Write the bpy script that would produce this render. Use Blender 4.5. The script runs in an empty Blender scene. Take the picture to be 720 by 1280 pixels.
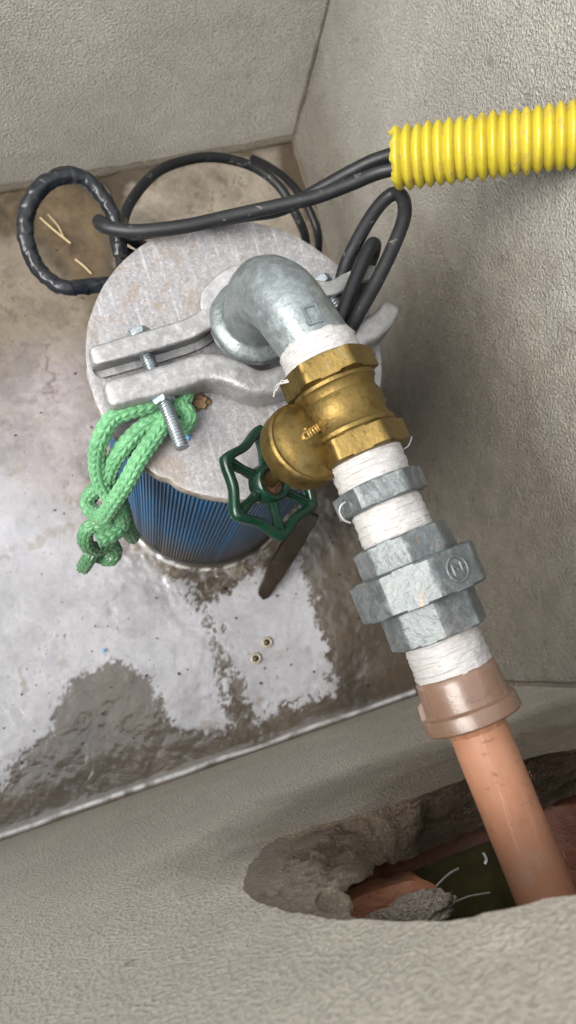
import bpy, bmesh, math, random
import numpy as np
from mathutils import Vector, Matrix, noise as mnoise
from mathutils.geometry import tessellate_polygon
random.seed(7); np.random.seed(7)
S = bpy.context.scene
COL = S.collection
PI = math.pi

# ------------------------------------------------------------------ camera
HC = 0.85                                  # camera height above the sludge
RC = np.array([[0.9394, -0.2639, 0.2190], [-0.2983, -0.9438, 0.1423], [0.1692, -0.1990, -0.9653]])
cam = bpy.data.cameras.new('camera'); camo = bpy.data.objects.new('camera', cam); COL.objects.link(camo)
camo.matrix_world = Matrix(((RC[0, 0], -RC[0, 1], -RC[0, 2], 0), (RC[1, 0], -RC[1, 1], -RC[1, 2], 0),
                            (RC[2, 0], -RC[2, 1], -RC[2, 2], HC), (0, 0, 0, 1)))
cam.sensor_fit = 'VERTICAL'; cam.sensor_height = 36; cam.lens = 970 / 1280 * 36
cam.clip_start = 0.01; cam.clip_end = 400
cam.dof.use_dof = True; cam.dof.focus_distance = 0.47; cam.dof.aperture_fstop = 10
S.camera = camo

# ------------------------------------------------------------------ world, sun, exposure
W = bpy.data.worlds.new('World'); S.world = W; W.use_nodes = True
nt = W.node_tree; nt.nodes.clear()
SUN_EL, SUN_AZ = math.radians(46), math.radians(-95)      # azimuth clockwise from +Y
sky = nt.nodes.new('ShaderNodeTexSky'); sky.sky_type = 'NISHITA'; sky.sun_disc = False
sky.sun_elevation = SUN_EL; sky.sun_rotation = SUN_AZ
sky.air_density = 1.0; sky.dust_density = 6.0; sky.ozone_density = 1.0
hs = nt.nodes.new('ShaderNodeHueSaturation'); hs.inputs['Saturation'].default_value = 0.22
bg = nt.nodes.new('ShaderNodeBackground'); bg.inputs['Strength'].default_value = 0.15
wo = nt.nodes.new('ShaderNodeOutputWorld')
gm = nt.nodes.new('ShaderNodeGamma'); gm.inputs['Gamma'].default_value = 0.35      # cloud cover evens the sky out
nt.links.new(sky.outputs[0], hs.inputs['Color']); nt.links.new(hs.outputs[0], gm.inputs[0]); nt.links.new(gm.outputs[0], bg.inputs[0]); nt.links.new(bg.outputs[0], wo.inputs[0])
sl = bpy.data.lights.new('sun', 'SUN'); sl.energy = 0.6; sl.angle = math.radians(38); sl.color = (1, .96, .9)
so = bpy.data.objects.new('sun', sl); COL.objects.link(so)
sd = Vector((math.sin(SUN_AZ) * math.cos(SUN_EL), math.cos(SUN_AZ) * math.cos(SUN_EL), math.sin(SUN_EL)))
so.rotation_euler = sd.to_track_quat('Z', 'Y').to_euler(); so.location = sd * 5
S.view_settings.view_transform = 'Standard'; S.view_settings.look = 'None'
S.view_settings.exposure = 3.15; S.view_settings.gamma = 1.0; S.view_settings.use_curve_mapping = False
S.cycles.max_bounces = 8; S.cycles.diffuse_bounces = 5

# ------------------------------------------------------------------ helpers
def at(px, py, z):
    """survey point: the place at height z that the photograph shows at (px, py)"""
    w = RC @ np.array([px - 360.0, py - 640.0, 970.0]); w = w * ((z - HC) / w[2])
    return Vector((w[0], w[1], z))

def atY(px, py, y):
    """survey point on the upright plane at y"""
    w = RC @ np.array([px - 360.0, py - 640.0, 970.0]); w = w * (y / w[1])
    return Vector((w[0], y, w[2] + HC))

def link(name, me, parent=None, mat=None):
    o = bpy.data.objects.new(name, me); COL.objects.link(o)
    if parent is not None: o.parent = parent
    if mat is not None: me.materials.append(mat)
    return o

def tag(o, label=None, cat=None, group=None, kind=None):
    if label: o['label'] = label
    if cat: o['category'] = cat
    if group: o['group'] = group
    if kind: o['kind'] = kind
    return o

def empty(name, loc, label, cat, group=None):
    o = bpy.data.objects.new(name, None); COL.objects.link(o); o.location = loc; o.empty_display_size = .02
    o['_loc'] = 0
    del o['_loc']
    return tag(o, label, cat, group)

def mesh(name, verts, faces, parent=None, mat=None, smooth=35, fix=True):
    """verts are world coordinates; parents are unrotated empties"""
    off = np.array(parent_loc(parent))
    v = np.asarray(verts, float) - off
    me = bpy.data.meshes.new(name); me.from_pydata(v.tolist(), [], [tuple(f) for f in faces]); me.update()
    if fix or smooth:
        bm = bmesh.new(); bm.from_mesh(me)
        if fix: bmesh.ops.recalc_face_normals(bm, faces=bm.faces)
        if smooth:
            lim = math.radians(smooth)
            for f in bm.faces: f.smooth = True
            for e in bm.edges:
                if len(e.link_faces) == 2 and e.calc_face_angle(0) > lim: e.smooth = False
        bm.to_mesh(me); bm.free()
    return link(name, me, parent, mat)

def parent_loc(p):
    l = Vector((0, 0, 0))
    while p is not None: l += p.location; p = p.parent
    return l

class MB:
    def __init__(s): s.v = []; s.f = []
    def add(s, v, f):
        n = len(s.v); s.v += [tuple(p) for p in v]; s.f += [tuple(i + n for i in q) for q in f]; return s
    def build(s, name, mat, parent=None, smooth=35, fix=True): return mesh(name, s.v, s.f, parent, mat, smooth, fix)

def frame(d, up=(0, 0, 1)):
    d = Vector(d).normalized(); up = Vector(up)
    x = up.cross(d)
    if x.length < 1e-4: x = Vector((1, 0, 0)).cross(d)
    x.normalize(); y = d.cross(x).normalized()
    return x, y, d

RS = 1.0
def lathe(o, d, prof, n=48, up=(0, 0, 1), rfun=None, cap=True, phase=0):
    """prof = [(s along d, r)]"""
    o = Vector(o); x, y, d = frame(d, up); v = []; f = []
    for k, (s, r) in enumerate(prof):
        for i in range(n):
            a = 2 * PI * i / n + phase
            rr = (r if rfun is None else rfun(r, a, s, k)) * RS
            v.append(o + d * s + (x * math.cos(a) + y * math.sin(a)) * rr)
    m = len(prof)
    for k in range(m - 1):
        for i in range(n):
            j = (i + 1) % n
            f.append((k * n + i, k * n + j, (k + 1) * n + j, (k + 1) * n + i))
    if cap:
        f.append(tuple(range(n))[::-1]); f.append(tuple((m - 1) * n + i for i in range(n)))
    return v, f

def prism(o, d, n, R, s0, s1, cham=.0015, up=(0, 0, 1), phase=0, rough=0.0, round_=.0):
    """n-sided nut with turned chamfers; edges rounded with extra verts"""
    o = Vector(o); x, y, d = frame(d, up)
    pts = []; R = R * RS
    for i in range(n):
        a = 2 * PI * i / n + phase; b = 2 * PI * (i + 1) / n + phase
        p = Vector((math.cos(a), math.sin(a), 0)) * R; q = Vector((math.cos(b), math.sin(b), 0)) * R
        for t in (.04, .1, .3, .5, .7, .9, .96): pts.append(p.lerp(q, t))
    v = []; f = []; m = len(pts)
    rin = R * math.cos(PI / n) - cham * .3
    prof = [(s0, 1), (s0 + cham * .4, 2), (s0 + cham, 0)] + [(s0 + (s1 - s0) * t, 0) for t in (.3, .5, .7)] + [(s1 - cham, 0), (s1 - cham * .4, 2), (s1, 1)]
    for s, mode in prof:
        for p in pts:
            r = p.length; k = 1
            if mode == 1: k = min(1, (rin - cham * .4) / r)
            if mode == 2: k = min(1, (rin + cham * .6) / r)
            q = p * k; w = o + d * s + x * q.x + y * q.y
            if rough:
                nz = mnoise.noise(w * 260) * rough
                w += (x * q.x + y * q.y).normalized() * nz + d * mnoise.noise(w * 190 + Vector((9, 2, 4))) * rough
            v.append(w)
    for k in range(len(prof) - 1):
        for i in range(m):
            j = (i + 1) % m; f.append((k * m + i, k * m + j, (k + 1) * m + j, (k + 1) * m + i))
    f.append(tuple(range(m))[::-1]); f.append(tuple((len(prof) - 1) * m + i for i in range(m)))
    return v, f

def catmull(P, step):
    P = [Vector(p) for p in P]
    out = []
    Q = [P[0] * 2 - P[1]] + P + [P[-1] * 2 - P[-2]]
    for i in range(1, len(Q) - 2):
        a, b, c, d = Q[i - 1], Q[i], Q[i + 1], Q[i + 2]
        n = max(2, int((c - b).length / step))
        for k in range(n):
            t = k / n
            out.append(.5 * ((2 * b) + (c - a) * t + (2 * a - 5 * b + 4 * c - d) * t * t + (3 * b - a - 3 * c + d) * t ** 3))
    out.append(P[-1])
    return out

def tube(path, r, n=16, rfun=None, cap=True):
    """parallel-transport tube; rfun(u, v_len, k) -> radius factor (vector over u)"""
    P = [Vector(p) for p in path]; v = []; f = []
    t0 = (P[1] - P[0]).normalized(); x = t0.orthogonal().normalized(); L = 0
    u = np.arange(n) / n
    for k, p in enumerate(P):
        t = (P[min(k + 1, len(P) - 1)] - P[max(k - 1, 0)]).normalized()
        x = (x - t * x.dot(t)).normalized(); y = t.cross(x)
        if k: L += (p - P[k - 1]).length
        rr = np.full(n, r) if rfun is None else r * np.asarray(rfun(u, L, k)) * np.ones(n)
        for i in range(n):
            a = 2 * PI * u[i]; v.append(p + (x * math.cos(a) + y * math.sin(a)) * rr[i])
    for k in range(len(P) - 1):
        for i in range(n):
            j = (i + 1) % n; f.append((k * n + i, k * n + j, (k + 1) * n + j, (k + 1) * n + i))
    if cap:
        f.append(tuple(range(n))[::-1]); f.append(tuple((len(P) - 1) * n + i for i in range(n)))
    return v, f

# ------------------------------------------------------------------ materials
class Mat:
    def __init__(s, name):
        s.m = bpy.data.materials.new(name); s.m.use_nodes = True; s.t = s.m.node_tree
        s.b = s.t.nodes['Principled BSDF']; s.tc = s.n('ShaderNodeTexCoord'); s.h = None
    def n(s, k, **kw):
        x = s.t.nodes.new(k)
        for a, b in kw.items(): setattr(x, a, b)
        return x
    def l(s, a, b): s.t.links.new(a, b)
    def set(s, **kw):
        for k, v in kw.items(): s.b.inputs[k.replace('_', ' ')].default_value = v
        return s
    def noise(s, scale, detail=6, rough=.6, dist=0, stretch=None):
        x = s.n('ShaderNodeTexNoise'); x.inputs['Scale'].default_value = scale; x.inputs['Detail'].default_value = detail
        x.inputs['Roughness'].default_value = rough; x.inputs['Distortion'].default_value = dist
        if stretch:
            mp = s.n('ShaderNodeMapping'); mp.inputs['Scale'].default_value = stretch
            s.l(s.tc.outputs['Object'], mp.inputs[0]); s.l(mp.outputs[0], x.inputs['Vector'])
        else: s.l(s.tc.outputs['Object'], x.inputs['Vector'])
        return x.outputs['Fac']
    def voro(s, scale, feature='F1'):
        x = s.n('ShaderNodeTexVoronoi'); x.feature = feature; x.inputs['Scale'].default_value = scale
        s.l(s.tc.outputs['Object'], x.inputs['Vector']); return x.outputs['Distance']
    def ramp(s, src, stops):
        x = s.n('ShaderNodeValToRGB'); e = x.color_ramp.elements
        while len(e) < len(stops): e.new(.5)
        for i, (p, c) in enumerate(stops):
            e[i].position = p; e[i].color = (*c, 1) if isinstance(c, tuple) else (c, c, c, 1)
        s.l(src, x.inputs[0]); return x.outputs[0]
    def mix(s, fac, a, b, mode='MIX'):
        x = s.n('ShaderNodeMix', data_type='RGBA', blend_type=mode)
        for sock, val in ((x.inputs[0], fac), (x.inputs[6], a), (x.inputs[7], b)):
            if isinstance(val, (int, float)): sock.default_value = val
            elif isinstance(val, tuple): sock.default_value = (*val, 1)
            else: s.l(val, sock)
        return x.outputs[2]
    def math(s, op, a, b=0.0):
        x = s.n('ShaderNodeMath', operation=op)
        for i, val in enumerate((a, b)):
            if isinstance(val, (int, float)): x.inputs[i].default_value = val
            else: s.l(val, x.inputs[i])
        return x.outputs[0]
    def color(s, c): 
        if isinstance(c, tuple): s.b.inputs['Base Color'].default_value = (*c, 1)
        else: s.l(c, s.b.inputs['Base Color'])
        return s
    def rough(s, r):
        if isinstance(r, (int, float)): s.b.inputs['Roughness'].default_value = r
        else: s.l(r, s.b.inputs['Roughness'])
        return s
    def bump(s, h, strength=.5, dist=.001):
        x = s.n('ShaderNodeBump'); x.inputs['Strength'].default_value = strength; x.inputs['Distance'].default_value = dist
        s.l(h, x.inputs['Height'])
        if s.h is not None: s.l(s.h, x.inputs['Normal'])
        s.h = x.outputs[0]; s.l(s.h, s.b.inputs['Normal']); return s
    def attr(s, name):
        x = s.n('ShaderNodeAttribute'); x.attribute_name = name; return x.outputs['Color']

def concrete(name, base, wet, wetlvl=.55, gloss=.42, stipple=1.0, damp_shade=None):
    m = Mat(name)
    big = m.noise(5.5, 5, .6, .4); mid = m.noise(38, 7, .72); fine = m.noise(520, 4, .75)
    c = m.mix(m.ramp(big, [(.3, 0.0), (.7, 1.0)]), tuple(x * .78 for x in base), tuple(x * 1.10 for x in base))
    c = m.mix(m.ramp(mid, [(.35, .45), (.65, 0.0)]), c, tuple(x * .62 for x in base))
    v = m.noise(430, 3, .6, .1)
    c = m.mix(m.ramp(v, [(.35, .65), (.52, 0.0)]), c, tuple(x * .45 for x in base))
    c = m.mix(m.ramp(fine, [(.38, .45), (.58, 0.0)]), c, tuple(x * .5 for x in base))
    c = m.mix(m.ramp(fine, [(.60, 0.0), (.72, .35)]), c, tuple(min(.6, x * 1.45) for x in base))
    # wet patches
    w = m.noise(7.0, 7, .62, .8)
    wm = m.ramp(w, [(wetlvl, 0.0), (wetlvl + .14, .7)])
    if damp_shade:                                   # wetness and painted shadow around given places: (centre, scale, strength)
        for cpt, scl, st_ in damp_shade:
            mp = m.n('ShaderNodeMapping'); mp.inputs['Location'].default_value = tuple(-a * b for a, b in zip(cpt, scl)); mp.inputs['Scale'].default_value = scl
            m.l(m.tc.outputs['Object'], mp.inputs[0])
            ln = m.n('ShaderNodeVectorMath', operation='LENGTH'); m.l(mp.outputs[0], ln.inputs[0])
            dd = m.math('ADD', ln.outputs['Value'], m.math('MULTIPLY', m.math('SUBTRACT', m.noise(14, 8, .7, .3), .5), 1.0))
            wm = m.math('MAXIMUM', wm, m.ramp(dd, [(.55, st_), (1.0, 0.0)]))
    c = m.mix(wm, c, m.mix(m.ramp(mid, [(.3, 0.0), (.7, 1.0)]), tuple(x * .7 for x in wet), tuple(x * 1.15 for x in wet)))
    tr = m.noise(34, 5, .7, .3, (1, 1, .16)); tr2 = m.noise(210, 3, .7, .2, (.12, .12, 1))
    c = m.mix(m.ramp(tr, [(.60, 0.0), (.72, .30)]), c, tuple(x * .55 for x in base))
    c = m.mix(m.ramp(tr2, [(.66, 0.0), (.72, .25)]), c, tuple(min(.7, x * 1.3) for x in base))
    vo = m.voro(46); c = m.mix(m.ramp(vo, [(.04, .3), (.08, 0.0)]), c, tuple(x * .22 for x in base))
    sp = m.noise(62, 2, .5)
    c = m.mix(m.ramp(sp, [(.71, 0.0), (.745, .4)]), c, tuple(x * .5 for x in wet))
    m.color(c)
    m.rough(m.math('SUBTRACT', m.ramp(m.noise(24, 5), [(.3, gloss - .08), (.7, gloss + .16)]), m.math('MULTIPLY', wm, .12)))
    m.bump(m.noise(30, 3), .30, .004)
    m.bump(m.ramp(v, [(.34, 0.0), (.66, 1.0)]), 1.0 * stipple, .0016)
    m.bump(m.ramp(vo, [(.04, 0.0), (.12, 1.0)]), .5, .0015)
    m.bump(fine, .6, .0007)
    return m

M = {}
M['wall'] = concrete('concrete_grey', (.72, .685, .61), (.38, .345, .285), .66, .42).m
M['wall_right'] = concrete('concrete_damp_shade', (.39, .372, .335), (.19, .165, .13), .56, .34, 1.0,
    [((.32, .08, .17), (3.2, 3.2, 3.6), .85), ((.32, .45, .05), (5, 3, 8), .6)]).m  # wet concrete, with the shadow near the union painted into the colour
M['wall_front'] = concrete('concrete_pale', (.64, .59, .495), (.125, .094, .060), .70, .40, 1.0,
    [((.17, -.112, .41), (6.4, 1, 8), .9), ((.125, -.112, .365), (6.0, 1, 9), .75), ((.24, -.112, .36), (8, 1, 12), .7)]).m  # wet stain round the hole, soft pipe shadow painted in with it
m = concrete('concrete_broken', (.37, .305, .225), (.12, .086, .055), .60, .36, .8, [((.165, -.14, .40), (8.5, 3, 9), .95), ((.10, -.12, .405), (11, 3, 14), .9)]); m.bump(m.noise(130, 6, .7), 1.0, .005); M['broken'] = m.m
m = concrete('mortar', (.20, .17, .13), (.10, .08, .06), .45, .4); M['mortar'] = m.m
M['pale_mortar'] = concrete('pale_mortar', (.40, .345, .275), (.25, .20, .15), .6, .5).m

def galv(name, base=(.46, .49, .50), metallic=.75, rough=(.34, .55), grain=1.0, rust=.72, white=.5, spots=.55):
    m = Mat(name)
    a = m.noise(26, 5, .65, .3); b = m.noise(150, 5, .7); c0 = m.voro(170)
    c = m.mix(m.ramp(a, [(.3, 0.0), (.7, 1.0)]), tuple(x * .62 for x in base), base)
    c = m.mix(m.ramp(b, [(.46, 0.0), (.66, white)]), c, tuple(min(.9, x * 1.55) for x in base))
    c = m.mix(m.ramp(m.noise(330, 3, .6), [(.3, spots), (.44, 0.0)]), c, tuple(x * .45 for x in base))
    r = m.noise(60, 7, .72, .6)
    c = m.mix(m.ramp(r, [(rust, 0.0), (rust + .09, .75)]), c, (.24, .13, .055))
    m.color(c); m.set(Metallic=metallic)
    m.rough(m.ramp(b, [(.3, rough[0]), (.7, rough[1])]))
    m.bump(m.noise(75, 4), .35, .002); m.bump(m.noise(420, 3, .6), .4 * grain, .0007)
    return m
M['galv'] = galv('galvanised_iron', (.17, .195, .20), .5).m
M['galv_union'] = galv('galvanised_union', (.10, .112, .115), .34, (.32, .52), 1.5, .60, .85).m
M['zinc'] = galv('zinc_bolt', (.30, .34, .36), .8, (.22, .36), .4, .80, .3).m
M['clamp'] = galv('cast_clamp', (.31, .308, .307), .55, (.34, .48), .9, .70, .45, .25).m

# lid: whitish zinc plate with scratches and rusty mud
m = Mat('galvanised_plate')
sc = m.noise(60, 6, .75, .2, (1, .22, 1)); sc2 = m.noise(460, 5, .75)
c = m.mix(m.ramp(sc, [(.3, 0.0), (.7, 1.0)]), (.215, .211, .218), (.275, .271, .28))
c = m.mix(m.ramp(sc2, [(.38, .6), (.52, 0.0)]), c, (.13, .125, .122))
c = m.mix(m.ramp(sc2, [(.57, 0.0), (.66, .7)]), c, (.46, .455, .465))
st = m.noise(11, 8, .72, 1.0)
c = m.mix(m.ramp(st, [(.52, 0.0), (.64, .6)]), c, (.21, .155, .10))
st2 = m.noise(75, 7, .75, .5)
c = m.mix(m.ramp(st2, [(.63, 0.0), (.72, .8)]), c, (.13, .075, .035))
c = m.mix(m.ramp(m.noise(33, 7, .7, .5), [(.28, .6), (.40, 0.0)]), c, (.19, .182, .182))
br = m.noise(300, 3, .7, .1, (1, .07, 1)); c = m.mix(m.ramp(br, [(.56, 0.0), (.70, .5)]), c, (.44, .435, .445)); c = m.mix(m.ramp(br, [(.30, .22), (.42, 0.0)]), c, (.14, .133, .13))
mp = m.n('ShaderNodeMapping'); mp.inputs['Location'].default_value = (.62, -.9, -5.4); mp.inputs['Scale'].default_value = (12, 15, 15)
m.l(m.tc.outputs['Object'], mp.inputs[0]); ln = m.n('ShaderNodeVectorMath', operation='LENGTH'); m.l(mp.outputs[0], ln.inputs[0])
fr_ = m.noise(95, 8, .78, .6)
ru = m.math('MULTIPLY', m.ramp(ln.outputs['Value'], [(.35, 1.0), (1.0, 0.0)]), m.ramp(fr_, [(.52, 0.0), (.62, 1.0)]))
c = m.mix(m.math('MULTIPLY', ru, .55), c, (.20, .13, .07))
m.color(c); m.set(Metallic=.3); m.rough(m.ramp(sc2, [(.3, .38), (.7, .6)]))
m.bump(m.noise(24, 3), .3, .002); m.bump(sc2, .5, .0010); M['lid'] = m.m
m = Mat('plate_edge')
c = m.mix(m.ramp(m.noise(70, 6, .7), [(.35, 0.0), (.65, 1.0)]), (.10, .085, .065), (.30, .27, .235))
m.color(c); m.set(Metallic=.2).rough(.6); m.bump(m.noise(160, 5, .7), .7, .002); M['edge'] = m.m

# blue slotted casing
m = Mat('blue_plastic')
d = m.noise(16, 7, .7, .6, (1, 1, .45)); g = m.noise(140, 5, .7, 0, (1, 1, .2))
c = m.mix(m.ramp(d, [(.35, 0.0), (.7, 1.0)]), (.003, .075, .19), (.006, .115, .27))
c = m.mix(m.ramp(g, [(.52, 0.0), (.7, .5)]), c, (.06, .07, .075))
zz = m.n('ShaderNodeSeparateXYZ'); m.l(m.tc.outputs['Object'], zz.inputs[0])
low = m.math('ADD', m.math('MULTIPLY', zz.outputs[2], -4.2), m.math('MULTIPLY', d, 1.3))
c = m.mix(m.ramp(low, [(.0, 0.0), (.42, .9)]), c, (.085, .072, .055))
m.color(c); m.rough(.45); m.set(Specular_IOR_Level=.14); m.bump(m.noise(300, 4), .25, .0006); M['blue'] = m.m
m = Mat('slot_dark'); m.color((.018, .022, .03)).rough(.6); M['slot'] = m.m

# brass
m = Mat('brass')
a = m.noise(36, 6, .68, .8); b = m.noise(190, 5, .65)
c = m.mix(m.ramp(a, [(.3, 0.0), (.7, 1.0)]), (.12, .082, .026), (.19, .13, .042))
c = m.mix(m.ramp(b, [(.33, .6), (.46, 0.0)]), c, (.08, .05, .016))
c = m.mix(m.ramp(m.noise(48, 6, .7, 1.2), [(.60, 0.0), (.72, .6)]), c, (.15, .15, .095))
m.color(c); m.set(Metallic=.9); m.rough(m.ramp(b, [(.3, .36), (.7, .58)]))
m.bump(m.noise(60, 4), .35, .002); m.bump(m.noise(500, 3), .3, .0005); M['brass'] = m.m
m = Mat('brass_lettering'); m.color((.62, .44, .17)); m.set(Metallic=.9).rough(.3); M['brass_light'] = m.m

m = Mat('green_paint')
c = m.mix(m.ramp(m.noise(40, 6, .7), [(.35, 0.0), (.7, 1.0)]), (.0012, .014, .007), (.003, .028, .014))
c = m.mix(m.ramp(m.noise(150, 6, .7), [(.64, 0.0), (.74, .6)]), c, (.13, .13, .10))
m.color(c); m.rough(m.ramp(m.noise(70, 4), [(.3, .22), (.7, .42)])); m.bump(m.noise(180, 4), .25, .001); M['green'] = m.m
m = Mat('rusty_iron'); c = m.mix(m.ramp(m.noise(220, 6, .7), [(.35, 0.0), (.65, 1.0)]), (.03, .018, .01), (.15, .075, .035)); m.color(c); m.rough(.85); m.bump(m.noise(300, 5), .8, .002); M['rust'] = m.m

m = Mat('thread_tape')
c = m.mix(m.ramp(m.noise(55, 6, .7), [(.3, .6), (.62, 0.0)]), (.345, .337, .334), (.26, .245, .23))
c = m.mix(m.ramp(m.noise(120, 6, .7, .6), [(.60, 0.0), (.72, .55)]), c, (.20, .172, .145))
m.color(c); m.rough(.42); m.set(Subsurface_Weight=.0)
m.bump(m.noise(160, 6, .7), .8, .0016); M['tape'] = m.m

def plastic(name, c1, c2, dirt, r=(.25, .45), dl=.66, bs=.2):
    m = Mat(name)
    c = m.mix(m.ramp(m.noise(26, 6, .65), [(.3, 0.0), (.7, 1.0)]), c1, c2)
    c = m.mix(m.ramp(m.noise(95, 7, .72, .8), [(dl, 0.0), (dl + .1, .65)]), c, dirt)
    c = m.mix(m.ramp(m.noise(13, 8, .75, 1.0), [(.56, 0.0), (.68, .4)]), c, (.36, .31, .26))
    c = m.mix(m.ramp(m.noise(70, 4, .7, .2, (2.2, .12, 2.2)), [(.57, 0.0), (.66, .5)]), c, tuple(min(.8, x * 1.35) for x in c2))
    c = m.mix(m.ramp(m.noise(260, 3, .6, .3, (.25, 1, 1)), [(.62, 0.0), (.70, .6)]), c, tuple(x * .55 for x in c1))
    m.color(c); m.rough(m.ramp(m.noise(45, 5), [(.3, r[0]), (.7, r[1])])); m.bump(m.noise(130, 5), bs, .0012); return m.m
M['coupling'] = plastic('brown_plastic', (.13, .078, .053), (.155, .094, .066), (.40, .29, .22), (.2, .36), .70)
M['pipe'] = plastic('peach_plastic', (.33, .152, .088), (.385, .192, .118), (.36, .20, .13), (.36, .52), .68)
m = Mat('yellow_plastic')
c = m.mix(m.ramp(m.noise(30, 6, .65), [(.3, 0.0), (.7, 1.0)]), (.33, .26, .012), (.39, .325, .026))
dv = m.noise(130, 7, .75, .5)
gv = m.attr('groove'); c = m.mix(m.math('MULTIPLY', gv, m.ramp(m.noise(60, 6, .7), [(.35, .05), (.65, .7)])), c, (.26, .18, .04))
c = m.mix(m.ramp(dv, [(.555, 0.0), (.62, .75)]), c, (.28, .19, .07))
c = m.mix(m.ramp(m.noise(300, 4, .7), [(.66, 0.0), (.73, .8)]), c, (.15, .10, .05))
m.color(c); m.rough(.4); m.set(Subsurface_Weight=.12, Subsurface_Radius=(.004, .003, .001), Subsurface_Scale=.5); m.bump(m.noise(160, 5), .3, .001); M['yellow'] = m.m

def rubber(name, dust, r=(.3, .5), base=(.0055, .006, .007)):
    m = Mat(name)
    c = m.mix(m.ramp(m.noise(28, 6, .65), [(.35, 0.0), (.75, 1.0)]), base, tuple(x * 1.9 for x in base))
    c = m.mix(m.ramp(m.noise(120, 7, .75, .4), [(dust, 0.0), (dust + .1, .6)]), c, (.22, .21, .195))
    m.color(c); m.set(Specular_IOR_Level=.28); m.rough(m.ramp(m.noise(60, 5), [(.3, r[0]), (.7, r[1])])); m.bump(m.noise(200, 4), .25, .0008); return m.m
M['rubber'] = rubber('black_rubber', .70)
M['rubber_dusty'] = rubber('dusty_rubber', .59, (.36, .55), (.0075, .008, .009))
M['etape'] = rubber('electrical_tape', .70, (.16, .3), (.010, .011, .013))

m = Mat('green_rope')
c = m.mix(m.ramp(m.noise(60, 6, .65), [(.3, 0.0), (.7, 1.0)]), (.05, .18, .07), (.105, .30, .135))
c = m.mix(m.ramp(m.noise(420, 4, .7), [(.56, 0.0), (.68, .5)]), c, (.24, .45, .27))
hz = m.n('ShaderNodeSeparateXYZ'); m.l(m.tc.outputs['Object'], hz.inputs[0])
wetf = m.math('ADD', m.math('MULTIPLY', hz.outputs[2], -13.0), m.math('MULTIPLY', m.noise(40, 4), .6))
c = m.mix(m.ramp(wetf, [(.65, 0.0), (1.0, .75)]), c, (.025, .085, .032))
m.color(c); m.rough(m.ramp(wetf, [(.6, .6), (.95, .3)])); m.set(Sheen_Weight=.25)
x = m.n('ShaderNodeTexNoise'); m.bump(m.noise(900, 3), .35, .0004); M['rope'] = m.m

m = Mat('terracotta')
c = m.mix(m.ramp(m.noise(20, 7, .7, .5), [(.3, 0.0), (.7, 1.0)]), (.13, .042, .022), (.26, .09, .045))
c = m.mix(m.ramp(m.noise(60, 7, .7), [(.58, 0.0), (.70, .7)]), c, (.06, .03, .02))
m.color(c); m.rough(.35); m.bump(m.noise(90, 6, .7), .7, .003); M['clay'] = m.m
m = Mat('shard_clay')
c = m.mix(m.ramp(m.noise(24, 7, .7, .5), [(.3, 0.0), (.7, 1.0)]), (.24, .085, .04), (.44, .19, .10))
c = m.mix(m.ramp(m.noise(60, 7, .7), [(.58, 0.0), (.70, .6)]), c, (.30, .25, .2)); m.color(c); m.rough(.5); m.bump(m.noise(110, 6, .7), .8, .003); M['shard'] = m.m
m = Mat('glint'); m.color((.55, .57, .55)).rough(.25); M['glint'] = m.m
m = Mat('green_water'); m.color(m.mix(m.ramp(m.noise(30, 4), [(.3, 0.0), (.7, 1.0)]), (.022, .020, .010), (.07, .065, .028))); m.rough(.05); m.bump(m.noise(25, 2), .4, .004); M['gwater'] = m.m
m = Mat('soil'); m.color(m.mix(m.noise(8), (.10, .08, .05), (.2, .16, .11))); m.rough(.9); m.bump(m.noise(60, 6), .8, .01); M['soil'] = m.m
m = Mat('mud_lump'); m.color(m.mix(m.noise(120), (.11, .065, .03), (.27, .17, .09))); m.rough(.75); m.bump(m.noise(400, 4), .7, .001); M['mud'] = m.m
m = Mat('wet_wood'); m.color(m.mix(m.ramp(m.noise(60, 6, .6, .4, (1, 1, .15)), [(.3, 0.0), (.7, 1.0)]), (.009, .0065, .0045), (.026, .018, .0115))); m.rough(.3); m.bump(m.noise(90, 5, .6, 0, (1, 1, .2)), .5, .002); M['wood'] = m.m
m = Mat('straw'); m.color(m.mix(m.noise(90), (.42, .30, .14), (.62, .50, .30))); m.rough(.5); M['straw'] = m.m
m = Mat('blue_scrap'); m.color((.13, .36, .62)).rough(.5); M['scrap'] = m.m
m = Mat('blue_paint'); m.color(m.mix(m.ramp(m.noise(300, 4), [(.4, 0.0), (.6, 1.0)]), (.20, .46, .74), (.5, .6, .66))).rough(.4); M['bpaint'] = m.m
m = Mat('bubble_rim'); m.color((.36, .32, .25)).rough(.12); M['bubble'] = m.m
m = Mat('bubble_core'); m.color((.03, .022, .014)).rough(.1); M['core'] = m.m

# sludge surface: colour painted per vertex = slurry and mud, with bright and dark reflections painted in
m = Mat('sludge')
base = m.attr('tone')
f1 = m.noise(90, 6, .7); f2 = m.noise(22, 6, .65, 1.0)
c = m.mix(m.ramp(f1, [(.33, .25), (.46, 0.0)]), base, (.10, .085, .065))
c = m.mix(m.ramp(f2, [(.60, 0.0), (.75, .15)]), c, (.36, .34, .33))
c = m.mix(m.ramp(m.noise(150, 3, .6), [(.715, 0.0), (.75, .9)]), c, (.05, .042, .036))
m.color(c)
x = m.n('ShaderNodeSeparateColor'); m.l(m.attr('tone'), x.inputs[0])
m.rough(m.ramp(f2, [(.3, .10), (.7, .26)])); m.set(Specular_IOR_Level=.5, Coat_Weight=1.0, Coat_Roughness=.04, Coat_IOR=1.42)
m.bump(m.noise(30, 4, .55, .8), .30, .006); m.bump(f1, .18, .002); M['sludge'] = m.m
bz = m.n('ShaderNodeBump'); bz.inputs['Strength'].default_value = .10; bz.inputs['Distance'].default_value = .004
m.l(m.noise(34, 3, .55), bz.inputs['Height']); m.l(bz.outputs[0], m.b.inputs['Coat Normal'])

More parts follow.
